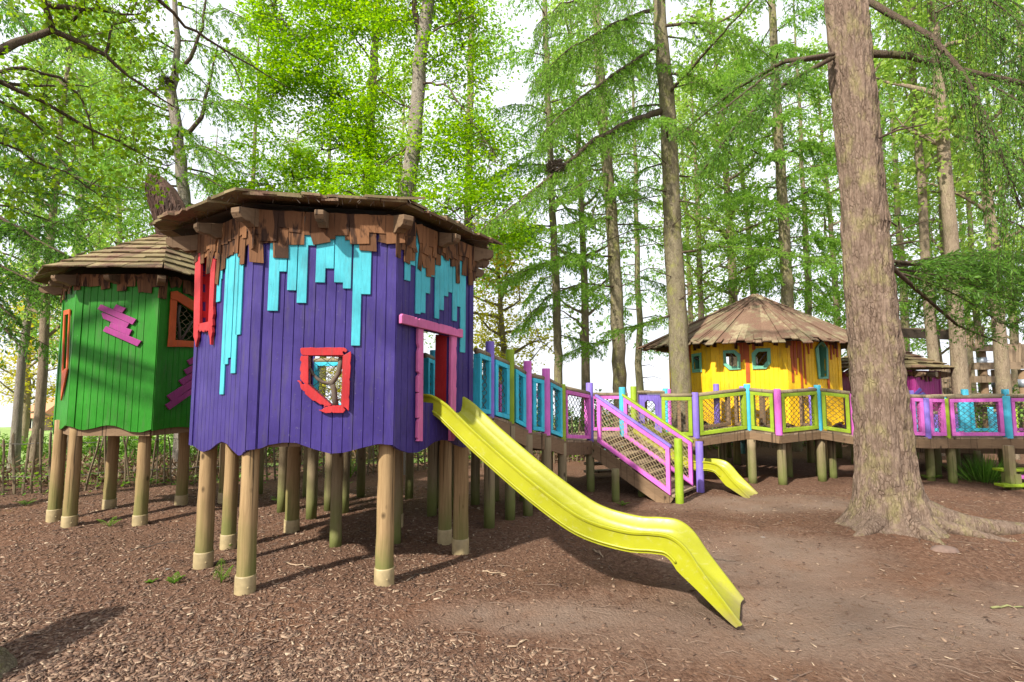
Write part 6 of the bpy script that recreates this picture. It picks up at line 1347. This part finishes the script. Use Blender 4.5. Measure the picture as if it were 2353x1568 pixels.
stick(930, 1340, 985, 1318, .008, 'thin twig leaning by the collar of the front right purple leg'); stick(660, 1300, 720, 1322, .008, 'dry bent twig between the two front purple legs', 'paletwig'); stick(1170, 1488, 1215, 1473, .007, 'short curled twig on the open ground in the foreground', 'paletwig'); stick(1630, 1285, 1690, 1290, .006, 'small twig near the end of the hump of the long slide'); stick(1770, 1010 + 60, 1780, 1074, .004, 'tiny twig under the crooked walkway')
stick(300, 1262, 420, 1240, .007, 'thin crooked twig in front of the green playhouse legs'); stick(980, 1375, 1040, 1362, .006, 'thin straw coloured twig right of the front purple leg', 'paletwig')
def stone(px, py, r, label, c):
    g = onz(px, py); mb = MB(); n = 9; vs = []; fs = []
    for i in range(5):
        for j in range(n): a = j * 6.283 / n; q = r * math.cos(i / 4 * 1.5) * R.uniform(.85, 1.15); vs.append((g.x + q * math.cos(a) * 1.3, g.y + q * math.sin(a), tz(g.x, g.y) - .01 + r * .45 * math.sin(i / 4 * 1.5)))
    for i in range(4):
        for j in range(n): fs.append((i*n+j, i*n+(j+1) % n, (i+1)*n+(j+1) % n, (i+1)*n+j))
    mb.add(vs, fs + [tuple(4*n+j for j in range(n))]); tag(mb.build('stone', flat('stone_' + label.split()[0], c, .9), org=g, smooth=True), label, 'stone')
stone(1780, 1560, .022, 'white flat stone at the bottom edge of the picture', (.5, .48, .44)); stone(2172, 1280, .12, 'brown rounded root lump in front of the spreading roots', (.17, .11, .085)); stone(1753, 1242, .035, 'grey stone left of the spreading roots', (.30, .27, .24)); stone(385, 1315, .03, 'grey stone on the mulch left of the purple front legs', (.22, .20, .18))
# ------------------------------------------------------------------ farm buildings over the field
M['tile'] = flat('orange_roof_tile', (.55, .24, .12), .8); M['slate'] = flat('grey_slate', (.28, .29, .32), .7); M['render_w'] = flat('pale_render', (.62, .60, .56), .8); M['brick'] = flat('pale_brick', (.42, .27, .19), .8)
def farm(label, px0, px1, d, zw, zr, wall, roof):
    a = base_at(px0, d); b = base_at(px1, d); z = tz((a.x+b.x)/2, d) ; r = thing('farm_building', label, 'building', ((a.x+b.x)/2, d, z)); mb = MB(); w = (b.x-a.x)
    mb.box8([(a.x, d, z-1), (b.x, d, z-1), (b.x, d+6, z-1), (a.x, d+6, z-1), (a.x, d, z+zw), (b.x, d, z+zw), (b.x, d+6, z+zw), (a.x, d+6, z+zw)]); mb.build('wall', wall, r)
    mb = MB(); mb.prism([(d-.4, z+zw-.1), (d+6.4, z+zw-.1), (d+3, z+zr)], lambda y, q, t: Vector((t, y, q)), a.x-.4, b.x+.4); mb.build('roof', roof, r)
    for k in range(3):
        x = a.x + w * (k + .6) / 3.4; mb = MB(); mb.obox((x, d-.02, z+zw*.55), (.45, 0, 0), (0, .03, 0), (0, 0, .55)); wi = mb.build('window', flat('dark_pane', (.05, .06, .08), .2), r)
        mb = MB(); mb.obox((x, d-.06, z+zw*.55), (.03, 0, 0), (0, .015, 0), (0, 0, .55)); mb.build('glazing_bar', M['render_w'], wi)
farm('distant farmhouse with an orange tiled roof across the field at the left', 52, 90, 58, 1.5, 3.6, M['brick'], M['tile']); farm('distant grey roofed barn across the field beside the orange roof', 96, 135, 60, 1.6, 3.3, M['render_w'], M['slate'])
# ------------------------------------------------------------------ timber tower at the far right
tw = thing('timber_tower', 'weathered timber climbing tower with slatted walls at the far right', 'climbing tower', (13.4, 17.5, 0))
M['steel'] = flat('grey_steel_sleeve', (.30, .33, .38), .5, .5)
for k, (px, top) in enumerate(((2262, 800), (2318, 860), (2352, 850), (2405, 840), (2290, 850), (2375, 860))):
    d = 16.5 + (k % 2) * 1.6; b = base_at(px, d); zt = at(px, top, d).z; mb = MB(); mb.tube([(b.x, d, -.3), (b.x, d, zt)], .11, 12); o = mb.build('post', M['beam'], tw, smooth=True)
    mb = MB(); mb.tube([(b.x, d, zt - .55), (b.x, d, zt - .3)], .125, 12); mb.build('sleeve', M['steel'], o, smooth=True)
def tb(px0, py0, px1, py1, d, w, h, name='beam', m='deck', d2=None):
    mb = MB(); mb.beam(at(px0, py0, d), at(px1, py1, d2 or d), w, h); return mb.build(name, M[m], tw)
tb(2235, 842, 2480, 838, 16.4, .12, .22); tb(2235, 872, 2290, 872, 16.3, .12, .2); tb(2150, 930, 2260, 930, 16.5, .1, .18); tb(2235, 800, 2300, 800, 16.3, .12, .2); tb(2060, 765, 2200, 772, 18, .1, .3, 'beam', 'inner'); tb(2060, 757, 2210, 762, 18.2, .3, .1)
tb(2262, 860, 2330, 930, 17, .09, .1, 'brace'); tb(2340, 920, 2400, 860, 17, .09, .1, 'brace'); tb(2290, 930, 2335, 870, 17.8, .09, .1, 'brace')
for (x0, x1, y0, y1, d, n, g) in ((2150, 2232, 840, 925, 16.6, 13, .3), (2300, 2470, 790, 838, 16.4, 26, .15), (2205, 2262, 750, 800, 16.6, 10, .4), (2190, 2300, 905, 930, 16.2, 16, .4)):
    mb = MB()
    for k in range(n):
        a = x0 + (x1 - x0) * (k + .5) / n; wd = (x1 - x0) / n / F * d * (1 - g); p = at(a, y1, d); q = at(a, y0 + R.uniform(-3, 3), d); mb.beam(p, q, wd, .03, up=(0, 1, 0))
    for yy in (y0 + 8, y1 - 8): mb.beam(at(x0, yy, d + .05), at(x1, yy, d + .05), .05, .09)
    mb.build('slat_panel', M['deck'], tw)
# ladder-like steps of the tower
mb = MB()
for k in range(6): mb.beam(at(2165 + 11 * k, 870 + 10 * k, 16.2), at(2185 + 11 * k, 870 + 10 * k, 16.2), .2, .05)
mb.build('step', M['deck'], tw)
# low teal rail
lr = thing('low_rail', 'low teal tube rail on short posts in the shade beyond the yellow playhouse', 'rail', (5, 15.2, 0)); M['tealrail'] = flat('teal_tube', (.10, .25, .24), .6)
mb = MB(); mb.tube([(2.2, 14.0, .42), (4.5, 14.6, .42), (7.2, 15.9, .42)], .045, 8); mb.build('rail', M['tealrail'], lr, smooth=True)
for (x, y) in ((2.4, 14.05), (4.4, 14.57), (6.9, 15.75)):
    mb = MB(); mb.tube([(x, y, -.3), (x, y, .46)], .09, 10); mb.build('post', M['tealrail'], lr, smooth=True)
# ------------------------------------------------------------------ camera, sun and sky
cam = bpy.data.cameras.new('camera'); co = bpy.data.objects.new('camera', cam); C.objects.link(co); co.location = (0, 0, HC); co.rotation_euler = (math.pi / 2 + PITCH, 0, 0)
cam.sensor_width = 36; cam.lens = 36 * F / 2353; cam.clip_end = 500; cam.clip_start = .05; bpy.context.scene.camera = co
sl = bpy.data.lights.new('sun', 'SUN'); sl.energy = SUN_E; sl.angle = math.radians(1.6); sl.color = (1, .94, .84); so = bpy.data.objects.new('sun', sl); C.objects.link(so)
sd = Vector((math.sin(SUN_AZ) * math.cos(SUN_EL), math.cos(SUN_AZ) * math.cos(SUN_EL), math.sin(SUN_EL))); so.rotation_euler = sd.to_track_quat('Z', 'Y').to_euler(); so.location = sd * 60
w = bpy.data.worlds.new('World'); bpy.context.scene.world = w; w.use_nodes = True; nt = w.node_tree; nt.nodes.clear()
wo = nt.nodes.new('ShaderNodeOutputWorld'); bgk = nt.nodes.new('ShaderNodeBackground'); sk = nt.nodes.new('ShaderNodeTexSky'); sk.sky_type = 'NISHITA'; sk.sun_disc = False; sk.sun_elevation = SUN_EL; sk.sun_rotation = SUN_AZ; sk.dust_density = 4.0; sk.air_density = 1.0; sk.ozone_density = 1.5
tc = nt.nodes.new('ShaderNodeTexCoord'); sx = nt.nodes.new('ShaderNodeSeparateXYZ'); cx = nt.nodes.new('ShaderNodeCombineXYZ'); lk(nt, tc.outputs['Generated'], sx.inputs[0]); lk(nt, sx.outputs[0], cx.inputs[0]); lk(nt, sx.outputs[1], cx.inputs[1]); lk(nt, mth(nt, 'MAXIMUM', sx.outputs[2], .03), cx.inputs[2]); lk(nt, cx.outputs[0], sk.inputs['Vector'])
cn = nt.nodes.new('ShaderNodeTexNoise'); cn.inputs['Scale'].default_value = 2.2; cn.inputs['Detail'].default_value = 6; cn.inputs['Roughness'].default_value = .6; lk(nt, tc.outputs['Generated'], cn.inputs['Vector'])
cl = ramp(nt, cn.outputs['Fac'], [(.30, (.7, .7, .7)), (.60, (1, 1, 1))])
lk(nt, mix(nt, mth(nt, 'MULTIPLY', cl, CLOUD_MIX), sk.outputs[0], CLOUD), bgk.inputs['Color']); bgk.inputs['Strength'].default_value = SKY; lk(nt, bgk.outputs[0], wo.inputs[0])
sc = bpy.context.scene; sc.view_settings.view_transform = 'Standard'; sc.view_settings.look = 'None'; sc.view_settings.gamma = 1; sc.view_settings.exposure = EXPO
sc.render.engine = 'CYCLES'; sc.cycles.max_bounces = 6; sc.cycles.diffuse_bounces = 4; sc.cycles.glossy_bounces = 2; sc.cycles.transmission_bounces = 4; sc.cycles.caustics_reflective = False; sc.cycles.caustics_refractive = False; sc.cycles.use_denoising = True
